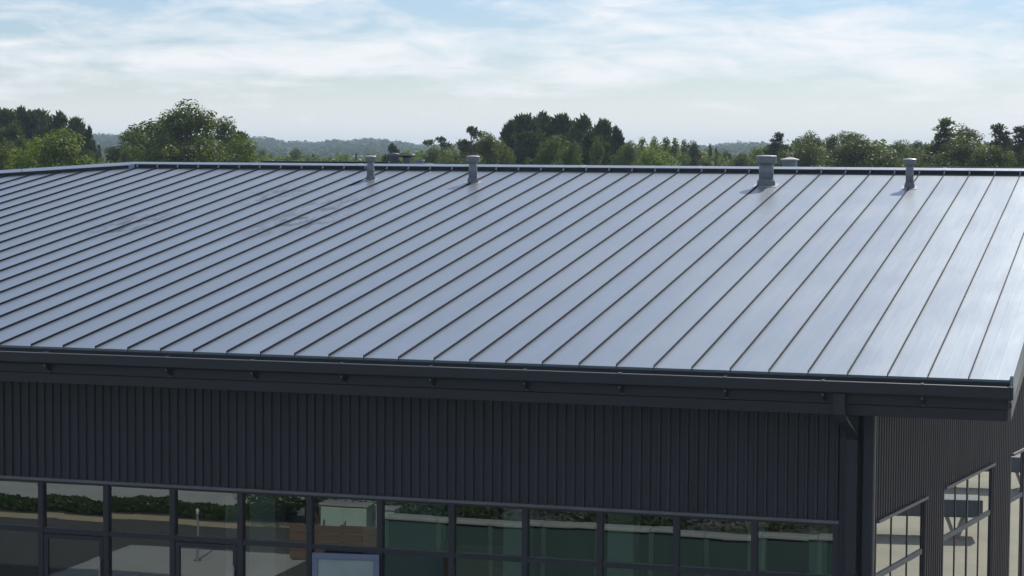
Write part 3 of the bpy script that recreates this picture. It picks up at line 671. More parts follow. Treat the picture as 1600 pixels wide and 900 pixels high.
# ------------------------------------------------------------------ roof vents (things standing on the roof)
def roof_vent(px, py, cap_w, pipe_w, h, label, boot=0.09, name='roof_vent'):
    base = on_roof(px, py); e = tag(empty(name, base), label, 'roof vent', 'pipe vents standing on the front slope')
    r, rc = pipe_w/2, cap_w/2; drop = r*math.tan(TP)+0.03
    m = MB(); m.lathe([(r, -0.05), (r, h-0.04)], 28); m.build('pipe', M_VENT, e)
    m = MB(); m.lathe([(r+0.006, h*0.42), (r+0.006, h*0.42+0.02)], 28); m.build('pipe_band', M_VENT, e)
    m = MB(); m.lathe([(r*1.28+0.015, -drop-0.03), (r*1.22+0.01, 0.02), (r*1.16+0.008, boot*0.8), (r+0.01, boot+0.01)], 40, smooth=False); m.build('pipe_boot', M_LEAD, e)
    m = MB(); q = r*1.3+0.06; z = lambda y: y*math.tan(TP)
    m.add([(-q, -q, z(-q)+0.003), (q, -q, z(-q)+0.003), (q, q, z(q)+0.003), (-q, q, z(q)+0.003), (-q, -q, z(-q)+0.012), (q, -q, z(-q)+0.012), (q, q, z(q)+0.012), (-q, q, z(q)+0.012)],
          [(4, 5, 6, 7), (0, 1, 5, 4), (1, 2, 6, 5), (2, 3, 7, 6), (3, 0, 4, 7)]); m.build('base_flange', M_CAPW, e)
    ch = min(0.17, cap_w*0.42)
    m = MB(); m.lathe([(r+0.012, h-ch-0.03), (r+0.012, h-ch), (rc*0.97, h-ch), (rc, h-ch+0.008), (rc, h-0.018), (rc*1.03, h-0.017), (rc*1.03, h-0.005), (rc*0.9, h+0.004), (0.01, h+0.014)], 40, smooth=False); cp = m.build('cap', M_VENT, e)
    m = MB(); m.lathe([(rc*1.036, h-0.016), (rc*1.036, h-0.003), (rc*0.9, h+0.008), (0.01, h+0.02)], 40, smooth=False); m.build('cap_top', M_CAPW, cp)
    return e
roof_vent(579, 281, 0.285, 0.185, 0.60, 'slim grey pipe vent on the roof, leftmost of the front four', 0.10)
roof_vent(739, 285.5, 0.33, 0.215, 0.66, 'grey pipe vent with flared boot, second from left on the front slope', 0.12)
roof_vent(1197, 290, 0.49, 0.35, 0.71, 'widest grey round vent with broad flat cap near the ridge', 0.14)
roof_vent(1421, 294, 0.30, 0.185, 0.68, 'slim grey pipe vent on the roof, rightmost of the front four', 0.12)

def back_z(y): return EZ+math.tan(TP)*(YB-y)
def over_ridge(px, py_, back):               # point on the back slope `back` metres past the apex, below pixel column px
    d = pix(px, py_); t = (YA+back-CAM.y)/d.y; q = CAM+d*t; return Vector((q.x, YA+back, back_z(YA+back))), q.z
b_, zt_ = over_ridge(616, 240, 1.6)
e = tag(empty('roof_vent', b_), 'squat grey round vent behind the ridge, beside the dark mushroom fan', 'roof vent'); h = zt_-b_.z
m = MB(); m.lathe([(0.13, -0.05), (0.13, h*0.9), (0.15, h*0.9), (0.15, h), (0.02, h+0.02)], 24); m.build('pipe', M_VENTD, e)
m = MB(); m.lathe([(0.17, -0.05), (0.15, 0.08)], 24); m.build('pipe_boot', M_LEAD, e)
b_, zt_ = over_ridge(636, 239, 1.9)
e = tag(empty('exhaust_fan', b_), 'mushroom exhaust fan with wide dark cap behind the ridge', 'exhaust fan'); h = zt_-b_.z
m = MB(); m.lathe([(0.115, -0.05), (0.105, h-0.12), (0.12, h-0.10)], 24); m.build('stem', M_VENT, e)
m = MB(); m.lathe([(0.10, h-0.13), (0.20, h-0.085), (0.215, h-0.05), (0.205, h-0.02), (0.14, h-0.004), (0.01, h)], 28); hd_ = m.build('fan_cap', M_SLIT, e)
m = MB(); m.lathe([(0.212, h-0.068), (0.221, h-0.06), (0.221, h-0.045), (0.212, h-0.04)], 28, cap=False); m.build('cap_rim', M_CAPW, hd_)
b_, zt_ = over_ridge(656, 250, 1.5)
e = tag(empty('vent_box', b_), 'small square grey vent box behind the ridge', 'vent box'); h = zt_-b_.z
m = MB(); m.bev(-0.10, 0.10, -0.10, 0.10, -0.05, h-0.03, 0.01); m.build('housing', M_VENT, e)
m = MB(); m.bev(-0.115, 0.115, -0.115, 0.115, h-0.029, h, 0.006); m.build('lid', M_VENT, e)
b_, zt_ = over_ridge(1234, 248, 1.7)
e = tag(empty('vent_box', b_), 'pale grey box vent with shallow peaked lid behind the ridge', 'vent box'); h = zt_-b_.z
m = MB(); m.bev(-0.17, 0.17, -0.17, 0.17, -0.05, h-0.04, 0.012); hs_ = m.build('housing', M_VENT, e)
m = MB(); m.box(-0.145, 0.04, -0.1745, -0.171, h-0.30, h-0.10); m.build('access_panel', M_VENTD, hs_)
m = MB(); m.add([(-0.215, -0.215, h-0.04), (0.215, -0.215, h-0.04), (0.215, 0.215, h-0.04), (-0.215, 0.215, h-0.04), (-0.215, -0.215, h-0.012), (0.215, -0.215, h-0.012), (0.215, 0.215, h-0.012), (-0.215, 0.215, h-0.012), (0, 0, h+0.045)],
                [(0, 3, 2, 1), (0, 1, 5, 4), (1, 2, 6, 5), (2, 3, 7, 6), (3, 0, 4, 7), (4, 5, 8), (5, 6, 8), (6, 7, 8), (7, 4, 8)]); m.build('lid', M_CAPW, e)
def curb(px0, px1, py, back, label, dep=0.5):
    p0, z0 = over_ridge(px0, py, back); p1, z1 = over_ridge(px1, py, back)
    e = tag(empty('roof_curb', ((p0.x+p1.x)/2, p0.y, p0.z)), label, 'roof curb'); L = (p1.x-p0.x)/2; h = min(z0, z1)-p0.z
    m = MB(); m.bev(-L, L, 0, dep, -dep*0.15-0.03, h-0.03, 0.01); m.build('upstand', M_TRIM, e)
    m = MB(); m.bev(-L-0.03, L+0.03, -0.03, dep+0.03, h-0.029, h, 0.008); m.build('coping', M_GUT, e)
curb(410, 606, 251.2, 2.2, 'long low dark curb behind the ridge, left of the mushroom fan')
curb(1268, 1372, 262, 1.7, 'short dark curb just showing behind the ridge beside the box vent')
curb(1438, 1640, 260.5, 2.6, 'dark low curb behind the ridge at the right end')
b_, zt_ = over_ridge(667, 254.5, 1.7); h = zt_-b_.z
e = tag(empty('dome_rooflight', b_), 'flat dark dome just right of the small vent box', 'rooflight')
m = MB(); m.lathe([(0.30, -0.06), (0.30, h-0.10), (0.26, h-0.05), (0.16, h-0.012), (0.02, h)], 28); m.build('dome', M_SLIT, e)
m = MB(); m.lathe([(0.33, -0.06), (0.33, h-0.11), (0.302, h-0.10)], 28, cap=False); m.build('rim', M_TRIM, e)

# ------------------------------------------------------------------ trees
def needle_tufts(P, D, ln, rg, k=9):
    n = len(P); Pn = np.repeat(P, k, 0); Dn = np.repeat(D, k, 0)+rg.normal(0, 0.62, (n*k, 3)); Dn /= np.linalg.norm(Dn, axis=1, keepdims=True)
    a = np.cross(Dn, rg.normal(0, 1, (n*k, 3))); a /= np.linalg.norm(a, axis=1, keepdims=True)
    l = (ln*rg.uniform(0.6, 1.25, n*k))[:, None]
    base = Pn+rg.normal(0, ln*0.12, Pn.shape)
    V = np.stack([base-a*l*0.10, base+Dn*l*0.55-a*l*0.15, base+Dn*l, base+Dn*l*0.55+a*l*0.15], 1)
    return V.reshape(-1, 3), np.arange(4*n*k).reshape(-1, 4)
def sph(rg, n):
    v = rg.normal(0, 1, (n, 3)); return v/np.linalg.norm(v, axis=1, keepdims=True)

def make_proto(kind, seed):
    rg = np.random.default_rng(seed); tr = MB(); V = []; F = []; off = 0
    def push(v, f):
        nonlocal off
        V.append(v); F.append(f+off); off += len(v)
    clumps = []                                  # (centre, radius)
    if kind in ('oak', 'broad', 'olive', 'shrub', 'tall'):
        h, w, nc, cr, nl, ls = {'oak': (13, 9, 110, 1.05, 330, .19), 'broad': (12, 7, 66, 1.0, 330, .175), 'olive': (11, 7, 64, .95, 310, .165), 'shrub': (5, 5, 30, .85, 240, .14), 'tall': (13, 5.6, 66, .85, 270, .17)}[kind]
        zb = h*(0.22 if kind != 'shrub' else 0.06)
        nlob = {'oak': 10, 'broad': 8, 'olive': 7, 'shrub': 6, 'tall': 7}[kind]; lobes = []
        for q in range(nlob):
            zz = -0.75+1.5*(q+0.5*rg.uniform())/nlob; ang = q*2.4+rg.uniform(-.5, .5); rad_ = (1-abs(zz)**2.4)**0.5*rg.uniform(0.55, 1.0)
            taper = (1.05-0.5*(zz+1)/2) if kind == 'tall' else 1
            lobes.append((np.array([math.cos(ang)*w/2*0.62*rad_*taper, math.sin(ang)*w/2*0.62*rad_*taper, zb+(h-zb)*(0.5+0.42*zz)]), w*rg.uniform(0.15, 0.24)*(0.7 if kind == 'tall' else 1)))
        lobes.append((np.array([rg.normal(0, .3), rg.normal(0, .3), h-w*0.14]), w*0.13))
        for k in range(nc):
            c0, lr = lobes[k % len(lobes)]; u = sph(rg, 1)[0]; rr = rg.uniform(0.35, 1.0)**0.5
            p_ = c0+u*rr*lr*np.array([1, 1, .9]); clumps.append((p_, cr*rg.uniform(0.45, 0.95)))
        for k in range(nc//3):                    # inner fill
            c0, lr = lobes[k % len(lobes)]; clumps.append((c0*np.array([.5, .5, 1])+rg.normal(0, .5, 3), cr*1.0))
        for k in range(int(nc*0.25)):            # small outlying sprays break the outline
            u = sph(rg, 1)[0]; u[2] = abs(u[2])*1.1-0.15
            f_ = rg.uniform(0.68, 1.0); x, y, z = u[0]*w/2*f_, u[1]*w/2*f_, zb+(h-zb)*(0.5+0.49*u[2]*f_)
            if kind == 'tall': x *= 1.05-0.55*(z-zb)/(h-zb); y *= 1.05-0.55*(z-zb)/(h-zb)
            clumps.append((np.array([x, y, z]), cr*rg.uniform(0.26, 0.5)))
        for c, r in clumps:
            n = max(14, int(nl*(r/cr)**1.8)); d = sph(rg, n); rad = rg.uniform(0.35, 1.08, (n, 1))**0.6
            P = c+d*rad*r*np.array([1, 1, 0.78]); push(*leaf_quads(P, d+np.array([0, 0, .5]), ls, rg, 0.5))
        th = h*0.62; bend = rg.normal(0, 0.12, 2)
        pts = [(bend[0]*t*t*2, bend[1]*t*t*2, th*t) for t in np.linspace(0, 1, 6)]
        tr.tube(pts, [w*0.042*(1-0.7*t) for t in np.linspace(0, 1, 6)], 9)
        for c, r in clumps[::2]:
            t = min(0.95, max(0.25, (c[2]*0.55)/th)); s0 = np.array([bend[0]*t*t*2, bend[1]*t*t*2, th*t]); mid = (s0+c)/2+np.array([0, 0, -0.15*h*0.1])
            tr.tube([s0, mid, c], [w*0.014, w*0.009, w*0.003], 5)
    elif kind == 'pine':                          # dense dark pine with rounded top of upright tufts
        h, w = 13, 5.2; nc = 46
        for k in range(nc):
            z = h*(0.25+0.70*rg.uniform()**0.8); t = (z/h-0.25)/0.75; rmax = w/2*0.86*(1-t**2.2)**0.75
            a = rg.uniform(0, 2*math.pi); r = rmax*rg.uniform(0.45, 1.0)**0.5; clumps.append((np.array([r*math.cos(a), r*math.sin(a), z]), rg.uniform(0.5, 0.95)))
        clumps.append((np.array([0, 0, h-0.55]), 0.6))
        for c, r in clumps:
            n = int(24*(r/0.8)**1.6)+7; d = sph(rg, n); d[:, 2] = d[:, 2]*0.7+0.25; P = c+d*rg.uniform(0.4, 1, (n, 1))*r*np.array([1, 1, .75])
            D = d*0.6+np.array([0, 0, 0.75]); push(*needle_tufts(P, D, 0.72, rg, 9))
        tr.tube([(0, 0, h*t) for t in np.linspace(0, 0.95, 6)], [0.2*(1-0.8*t) for t in np.linspace(0, 1, 6)], 8)
        for c, r in clumps[::2]: tr.tube([(0, 0, c[2]-0.9), c], [0.06, 0.02], 5)
    elif kind == 'umbrella':                      # airy pine: bare limbs, flat needle pads
        h, w = 13, 4.6; pads = []
        for k in range(13):
            a = k*2.4+rg.uniform(-.3, .3); z = h*rg.uniform(0.74, 0.97); r = w/2*0.82*rg.uniform(0.25, 1.0)*(1.15-(z/h-0.74)*1.6); pads.append(np.array([r*math.cos(a), r*math.sin(a), z]))
        pads.append(np.array([0.1, 0, h-0.3]))
        for k in range(16):
            a = rg.uniform(0, 6.28); z = h*rg.uniform(0.35, 0.68); r = w/2*rg.uniform(0.2, 0.9); pads.append(np.array([r*math.cos(a), r*math.sin(a), z]))
        tr.tube([(0.1*math.sin(3*t), 0, h*0.93*t) for t in np.linspace(0, 1, 7)], [0.2*(1-0.75*t) for t in np.linspace(0, 1, 7)], 8)
        for c in pads:
            s0 = np.array([0, 0, c[2]-0.5-0.38*math.hypot(c[0], c[1])]); tr.tube([s0, (s0+c)/2+np.array([0, 0, -.12]), c], [0.07, 0.05, 0.025], 5)
            r = rg.uniform(0.42, 0.75); n = 46; d = sph(rg, n); P = c+d*rg.uniform(0.3, 1, (n, 1))*r*np.array([1, 1, .42]); push(*needle_tufts(P, d*.7+np.array([0, 0, .6]), 0.30, rg, 7))
    elif kind == 'spruce':                        # open conifer: tiers of drooping branches, pointed top
        h, w = 13, 5.4; nt_ = 21
        tr.tube([(0, 0, h*t) for t in np.linspace(0, 0.99, 6)], [0.17*(1-0.93*t) for t in np.linspace(0, 1, 6)], 8)
        for k in range(nt_):
            t = 0.18+0.80*k/(nt_-1); z = h*t; rl = w/2*(1-t)**0.75*1.1+0.12
            for q in range(6 if t < 0.9 else 4):
                a = rg.uniform(0, 6.28); l = rl*rg.uniform(0.6, 1.12); tip = np.array([l*math.cos(a), l*math.sin(a), z+0.10*l-0.1]); s0 = np.array([0, 0, z])
                tr.tube([s0, tip], [0.035, 0.01], 4); n = max(7, int(26*l/1.6)); u = rg.uniform(0.25, 1, (n, 1))
                P = s0+(tip-s0)*u+rg.normal(0, 0.17, (n, 3))*np.array([1, 1, .6]); D = (tip-s0)/(l+1e-6)*0.7+np.array([0, 0, .35])
                push(*needle_tufts(P, np.repeat(D[None], n, 0), 0.36, rg, 7))
        P = np.array([[0, 0, h-0.4], [0, 0, h-.2], [0, 0, h-.6], [.05, 0, h-.8]]); push(*needle_tufts(P, np.tile([0, 0, 1.], (4, 1)), 0.4, rg, 8))
    elif kind == 'poplar':                        # slim pointed light-green tree
        h, w = 11, 3.6
        for k in range(46):
            t = rg.uniform(0.12, 0.97); r = w/2*0.82*math.sin(math.pi*min(t**0.8, 1))**0.7*(1.1-0.55*t)*rg.uniform(0.3, 1)**.5; a = rg.uniform(0, 6.28)
            clumps.append((np.array([r*math.cos(a), r*math.sin(a), h*t]), rg.uniform(0.4, 0.75)*(1.15-0.5*t)))
        clumps.append((np.array([0, 0, h-0.25]), 0.25))
        for c, r in clumps:
            n = max(14, int(120*(r/0.7)**1.7)); d = sph(rg, n); P = c+d*rg.uniform(.35, 1.1, (n, 1))*r*np.array([.85, .85, 1.15]); push(*leaf_quads(P, d+np.array([0, 0, .4]), .2, rg))
        tr.tube([(0, 0, h*t) for t in np.linspace(0, 0.9, 5)], [0.15*(1-0.8*t) for t in np.linspace(0, 1, 5)], 7)
        for c, r in clumps[::3]: tr.tube([(0, 0, c[2]-0.6), c], [0.04, 0.012], 4)
    V = np.concatenate(V); F = np.concatenate(F)
    zmax = np.percentile(V[:, 2], 99.9); ww = np.percentile(np.hypot(V[:, 0], V[:, 1]), 97)*2
    return dict(V=V, F=F, trunk=tr.mesh('trunk'), h=zmax, w=ww)
PROT = {}
def proto(kind, var, leafm):
    key = (kind, var)
    if key not in PROT: PROT[key] = make_proto(kind, 11+var*17+len(kind)*3)
    p = PROT[key]
    k2 = (kind, var, leafm.name)
    if k2 not in PROT: PROT[k2] = npmesh('crown', p['V'], p['F'], leafm)
    return p, PROT[k2]
def tree(name, px, top, wpx, dist, kind, var, leafm, label, cat='tree', group=None):
    q = at_dist(px, top, dist); ppm = FPX/dist; p, crown = proto(kind, var, leafm)
    e = tag(empty(name, (q.x, q.y, 0)), label, cat, group)
    rr = hexs(int(px*3+top)); e.rotation_euler.z = rr.uniform(0, 6.28)
    sw = wpx*(1.15 if kind == 'pine' else 1.4)*(1.2 if px > 1180 else 1)/ppm/p['w']; sh = q.z/p['h']; e.scale = (sw, sw, sh)
    c = link('crown', crown, e); t = link('trunk', p['trunk'], e, M_BARKP if kind in ('pine', 'umbrella', 'spruce') else M_BARK)
    return e
G1, G2, G3, G4 = 'dark pines at the left edge', 'dark tall pines in the middle', 'light green trees right of the dark pines', 'trees on the right behind the ridge'
T = [
 ('pine_tree', 6, 171, 62, 190, 'pine', 0, L_PINE, 'dark pine cut by the left edge of the photo', G1),
 ('pine_tree', 34, 169, 66, 200, 'pine', 1, L_PINE, 'dark pine with rounded top, second from the left edge', G1),
 ('pine_tree', 61, 172, 64, 205, 'pine', 0, L_PINE, 'dark pine behind the bright bushy tree, third from the left edge', G1),
 ('pine_tree', 92, 177, 56, 195, 'pine', 1, L_PINE, 'dark pine rising right above the bright bushy tree', G1),
 ('pine_tree', 119, 184, 44, 190, 'pine', 0, L_PINE, 'slimmer dark pine stepping down right of the bright bushy tree', G1),
 ('pine_tree', 139, 199, 28, 185, 'pine', 1, L_PINE, 'smallest dark pine at the right end of the left group', G1),
 ('pine_tree', 20, 196, 70, 170, 'pine', 1, L_PINE, 'dark lower pine filling in beneath the left group', G1),
 ('olive_green_tree', 4, 221, 74, 130, 'olive', 0, L_OLIVE, 'olive green tree low in the left corner of the tree line', None),
 ('bright_bushy_tree', 94, 203, 122, 120, 'broad', 0, L_BRIGHT, 'bright green bushy tree in front of the dark left pines', None),
 ('shrub_tree', 146, 236, 62, 135, 'olive', 1, L_OLIVE, 'low olive shrub between the bright tree and the hip of the roof', None),
 ('young_conifer', 155, 227, 17, 260, 'spruce', 0, L_PINE, 'tiny conifer left of the pale field gap', 'tiny conifers below the left hill'),
 ('young_conifer', 171, 231, 15, 270, 'spruce', 1, L_PINE, 'tiny conifer right of the pale field gap', 'tiny conifers below the left hill'),
 ('mixed_tree', 207, 202, 66, 170, 'tall', 0, L_MID, 'blue green ragged tree just left of the big oak', None),
 ('mixed_tree', 190, 226, 50, 150, 'olive', 1, L_OLIVE, 'small olive tree at the foot of the ragged tree left of the oak', None),
 ('oak_tree', 290, 161, 150, 140, 'oak', 0, L_OAK, 'largest broad oak rising above the left end of the ridge', None),
 ('oak_tree', 345, 184, 86, 150, 'oak', 1, L_OAK, 'smaller oak crown leaning out right of the largest oak', None),
 ('oak_tree', 240, 192, 60, 145, 'broad', 1, L_OAK, 'oak crown forming the left shoulder of the largest oak', None),
 ('pine_tree', 372, 206, 52, 175, 'pine', 0, L_PINE, 'single dark pine right of the oaks', None),
 ('round_tree', 415, 233, 30, 300, 'broad', 1, L_MID, 'small round far tree just right of the single dark pine', 'small far trees below the hills'),
 ('round_tree', 458, 232, 36, 300, 'broad', 0, L_MID, 'small round far tree between the oak and the first vent', 'small far trees below the hills'),
 ('round_tree', 484, 242, 28, 310, 'olive', 0, L_OLIVE, 'low olive far tree left of the first vent', 'small far trees below the hills'),
 ('round_tree', 505, 246, 30, 330, 'olive', 1, L_BRIGHT, 'low pale far tree further left of the first vent', 'small far trees below the hills'),
 ('round_tree', 545, 239, 26, 330, 'broad', 1, L_BRIGHT, 'light green far tree close left of the first vent', 'small far trees below the hills'),
 ('young_conifer', 556, 239, 10, 290, 'spruce', 0, L_PINE, 'tiny dark conifer close left of the first vent', 'small far trees below the hills'),
 ('round_tree', 590, 241, 34, 310, 'broad', 0, L_BRIGHT, 'light green far tree right behind the first vent', 'small far trees below the hills'),
 ('conifer_tree', 612, 226, 32, 210, 'pine', 1, L_PINE, 'dark conifer behind the mushroom exhaust fan', None),
 ('bushy_tree', 666, 230, 58, 180, 'broad', 1, L_MID, 'mid green bushy tree right of the mushroom exhaust fan', None),
 ('umbrella_pine', 690, 214, 46, 200, 'umbrella', 0, L_DARK, 'small airy pine with a flat tuft above the bushy tree', 'airy pines left of the middle group'),
 ('umbrella_pine', 736, 198, 54, 185, 'umbrella', 1, L_DARK, 'airy pine with bare limbs and flat needle pads behind the second vent', 'airy pines left of the middle group'),
 ('dark_bushy_tree', 733, 222, 44, 190, 'tall', 0, L_DARK, 'dark bushy tree at the foot of the airy pine', None),
 ('yellow_green_tree', 762, 207, 66, 155, 'broad', 0, L_OLIVE, 'yellowish olive tree between the second vent and the dark pines', None),
 ('bushy_tree', 706, 240, 50, 160, 'olive', 1, L_OLIVE, 'low olive bush left of the second vent', None),
 ('pine_tree', 798, 190, 40, 170, 'pine', 1, L_PINE, 'short dark pine at the left end of the middle group', G2),
 ('pine_tree', 819, 179, 66, 175, 'pine', 0, L_PINE, 'leftmost tall dark pine of the middle group', G2),
 ('pine_tree', 849, 178, 62, 185, 'pine', 1, L_PINE, 'tallest dark pine of the middle group, second from left', G2),
 ('pine_tree', 880, 179, 62, 185, 'pine', 0, L_PINE, 'dark pine at the centre of the middle group', G2),
 ('pine_tree', 911, 182, 62, 180, 'pine', 1, L_PINE, 'tall dark pine right of centre in the middle group', G2),
 ('pine_tree', 942, 187, 46, 175, 'pine', 0, L_PINE, 'dark pine with a gap below its top, right in the middle group', G2),
 ('pine_tree', 962, 199, 34, 170, 'pine', 1, L_PINE, 'short dark pine at the right end of the middle group', G2),
 ('pine_tree', 835, 206, 90, 165, 'pine', 0, L_PINE, 'dark lower pine filling in under the middle group', G2),
 ('pine_tree', 925, 208, 80, 160, 'pine', 1, L_PINE, 'dark low pine between the two lighter bushy trees', G2),
 ('bushy_tree', 862, 213, 78, 140, 'broad', 1, L_MID, 'mid green bushy tree in front of the middle dark pines', None),
 ('bushy_tree', 936, 216, 30, 150, 'tall', 1, L_MID, 'narrow mid green tree in front of the dark pines on their right', None),
 ('bushy_tree', 888, 222, 50, 135, 'broad', 0, L_MID, 'lower mid green tree touching the bushy tree in front of the dark pines', None),
 ('light_tree', 985, 221, 46, 165, 'broad', 0, L_MID, 'mid green tree just right of the dark middle group', G3),
 ('light_tree', 1005, 215, 40, 190, 'poplar', 0, L_BRIGHT, 'leftmost pointed light green tree', G3),
 ('light_tree', 1022, 214, 32, 195, 'poplar', 1, L_BRIGHT, 'slimmest pointed light green tree', G3),
 ('light_tree', 1040, 215, 40, 200, 'poplar', 0, L_BRIGHT, 'light green pointed tree in the middle of its row', G3),
 ('light_tree', 1055, 217, 36, 200, 'poplar', 1, L_BRIGHT, 'light green round topped tree right in its row', G3),
 ('light_tree', 1068, 219, 34, 195, 'poplar', 0, L_MID, 'greener pointed tree at the right end of the light row', G3),
 ('light_tree', 1030, 228, 70, 160, 'olive', 0, L_BRIGHT, 'bright green low tree in front of the pointed light trees', G3),
 ('dark_round_tree', 1091, 221, 42, 190, 'broad', 1, L_DARK, 'darker round tree right of the light green row', None),
 ('cypress', 1110, 225, 14, 210, 'poplar', 1, L_DARK, 'narrow dark tree next to the darker round tree', 'narrow dark trees beside the hill gap'),
 ('cypress', 1119, 229, 11, 215, 'poplar', 0, L_DARK, 'narrowest dark tree standing before the hill gap', 'narrow dark trees beside the hill gap'),
 ('round_tree', 1136, 233, 30, 260, 'tall', 1, L_MID, 'small green tree at the left of the hill gap', None),
 ('round_tree', 1158, 239, 44, 200, 'broad', 0, L_OLIVE, 'low olive tree below the hill gap', None),
 ('round_tree', 1107, 243, 40, 170, 'olive', 1, L_OLIVE, 'low olive tree under the narrow dark trees', None),
 ('light_tree', 1184, 230, 36, 210, 'broad', 1, L_BRIGHT, 'light green tree left of the widest roof vent', None),
 ('conifer_tree', 1215, 209, 44, 185, 'spruce', 1, L_PINE, 'dark layered conifer above the widest roof vent', G4),
 ('conifer_tree', 1217, 226, 56, 190, 'pine', 0, L_PINE, 'dark lower conifer behind the widest roof vent', G4),
 ('airy_tree', 1266, 206, 46, 190, 'tall', 1, L_OLIVE, 'airy round topped tree right of the box vent', G4),
 ('olive_green_tree', 1264, 219, 84, 165, 'olive', 0, L_OLIVE, 'broad olive tree right behind the box vent', G4),
 ('airy_tree', 1301, 211, 30, 195, 'tall', 0, L_OLIVE, 'small pointed tree between the two airy round tops', G4),
 ('airy_tree', 1336, 206, 50, 190, 'tall', 0, L_OLIVE, 'airy round topped tree further right of the box vent', G4),
 ('olive_green_tree', 1327, 217, 116, 150, 'broad', 0, L_OLIVE, 'widest olive tree midway between the two right vents', G4),
 ('olive_green_tree', 1362, 221, 44, 165, 'olive', 1, L_OLIVE, 'olive tree stepping down left of the rightmost vent', G4),
 ('green_tree', 1398, 220, 56, 180, 'broad', 1, L_MID, 'deep green tree just left of the rightmost vent', G4),
 ('green_tree', 1430, 221, 40, 230, 'broad', 0, L_DARK, 'dark far tree right behind the rightmost vent', G4),
 ('olive_green_tree', 1440, 234, 60, 165, 'olive', 0, L_OLIVE, 'low olive tree just right of the rightmost vent', G4),
 ('tall_ragged_tree', 1475, 187, 62, 160, 'spruce', 0, L_OLIVE, 'tallest ragged tree on the right side', G4),
 ('tall_ragged_tree', 1513, 196, 58, 165, 'tall', 1, L_OLIVE, 'second tallest ragged tree on the right side', G4),
 ('olive_green_tree', 1490, 214, 110, 150, 'olive', 1, L_OLIVE, 'broad dark olive mass under the two ragged trees', G4),
 ('conifer_tree', 1562, 196, 60, 175, 'spruce', 1, L_DARK, 'dark pointed conifer near the right edge', G4),
 ('conifer_tree', 1600, 199, 62, 170, 'spruce', 0, L_DARK, 'dark conifer cut by the right edge of the photo', G4),
 ('bushy_tree', 1518, 232, 70, 135, 'broad', 1, L_MID, 'green bush low in front of the ragged trees', G4),
 ('bushy_tree', 1568, 229, 62, 135, 'broad', 0, L_OLIVE, 'olive bush below the dark pointed conifer', G4),
 ('bushy_tree', 1604, 226, 66, 140, 'olive', 1, L_OLIVE, 'olive bush in the right corner of the tree line', G4),
]
for i, (nm, px, top, w_, d_, kd, vr, lm, lb, gp_) in enumerate(T):
    tree(nm, px, top, w_, d_, kd, vr, lm, lb, 'tree', gp_)
# low woodland edge behind the trees (one mass)
lv = []; lf_ = []; off = 0; rg = np.random.default_rng(77)
for k in range(620):
    px = rg.uniform(-160, 1760)
    if 148 < px < 182 and rg.uniform() < .8: continue
    dd = rg.uniform(215, 330); q = at_dist(px, float(np.interp(px, (0, 130, 150, 185, 200, 390, 400, 600, 640, 780, 980, 1000, 1110, 1130, 1185, 1200, 1600), (232, 236, 252, 252, 240, 240, 250, 250, 243, 230, 230, 234, 238, 247, 247, 232, 228)))+rg.normal(0, 3.5), dd)
    n = 60; d = sph(rg, n); r = rg.uniform(1.2, 2.2); c = np.array([q.x, q.y, q.z-r*0.8])
    v, f = leaf_quads(c+d*rg.uniform(.6, 1.05, (n, 1))*r, d, 0.62, rg); lv.append(v); lf_.append(f+off); off += len(v)
    for zz in np.arange(c[2]-1.8, 0, -2.2):
        n = 26; d = sph(rg, n); v, f = leaf_quads(np.array([q.x, q.y, zz])+d*2.0, d, 0.9, rg); lv.append(v); lf_.append(f+off); off += len(v)
tag(link('woodland', npmesh('woodland', np.concatenate(lv), np.concatenate(lf_), L_MID)), 'low woodland edge filling in behind the tree line', 'woodland', kind='stuff')

# ------------------------------------------------------------------ things seen mirrored in the glass
def place(e, x, y, z=0.012): e.location = (x, y, z); return e
# low dark green garden wall with pale coping
gwall = tag(empty('garden_wall', (-9.5, -9.3, 0)), 'low dark green garden wall with pale coping mirrored in the windows', 'wall')
m = MB(); m.box(-4.4, 6.2, -0.12, 0.12, 0, 1.15); m.build('wall_face', M_WALLG, gwall)
for k in range(10):
    m = MB(); m.bev(-4.42+k*1.18-.06, -4.42+k*1.18+.06, .1205, .16, 0, 1.149, .01); m.build('pilaster', M_WALLP, gwall)
for k in range(9):
    m = MB(); m.bev(-4.45+k*1.18, -4.45+(k+1)*1.18-0.01, -0.2, 0.2, 1.15, 1.23, 0.015); m.build('coping_stone', M_COPE, gwall)
# brown timber fence boards
tf = tag(empty('timber_screen', (-14.9, -9.6, 0)), 'brown timber board screen mirrored in the central windows', 'screen')
for k in range(4):
    m = MB(); m.bev(-1.5, 0.9, -0.02, 0.02, 0.05+k*0.19, 0.05+k*0.19+0.18, 0.006); m.build('board', M_BRICK, tf)
for xx in (-1.45, -0.3, 0.8):
    m = MB(); m.box(xx, xx+0.08, -0.10, -0.021, 0, 0.8); m.build('post', M_BRICK, tf)
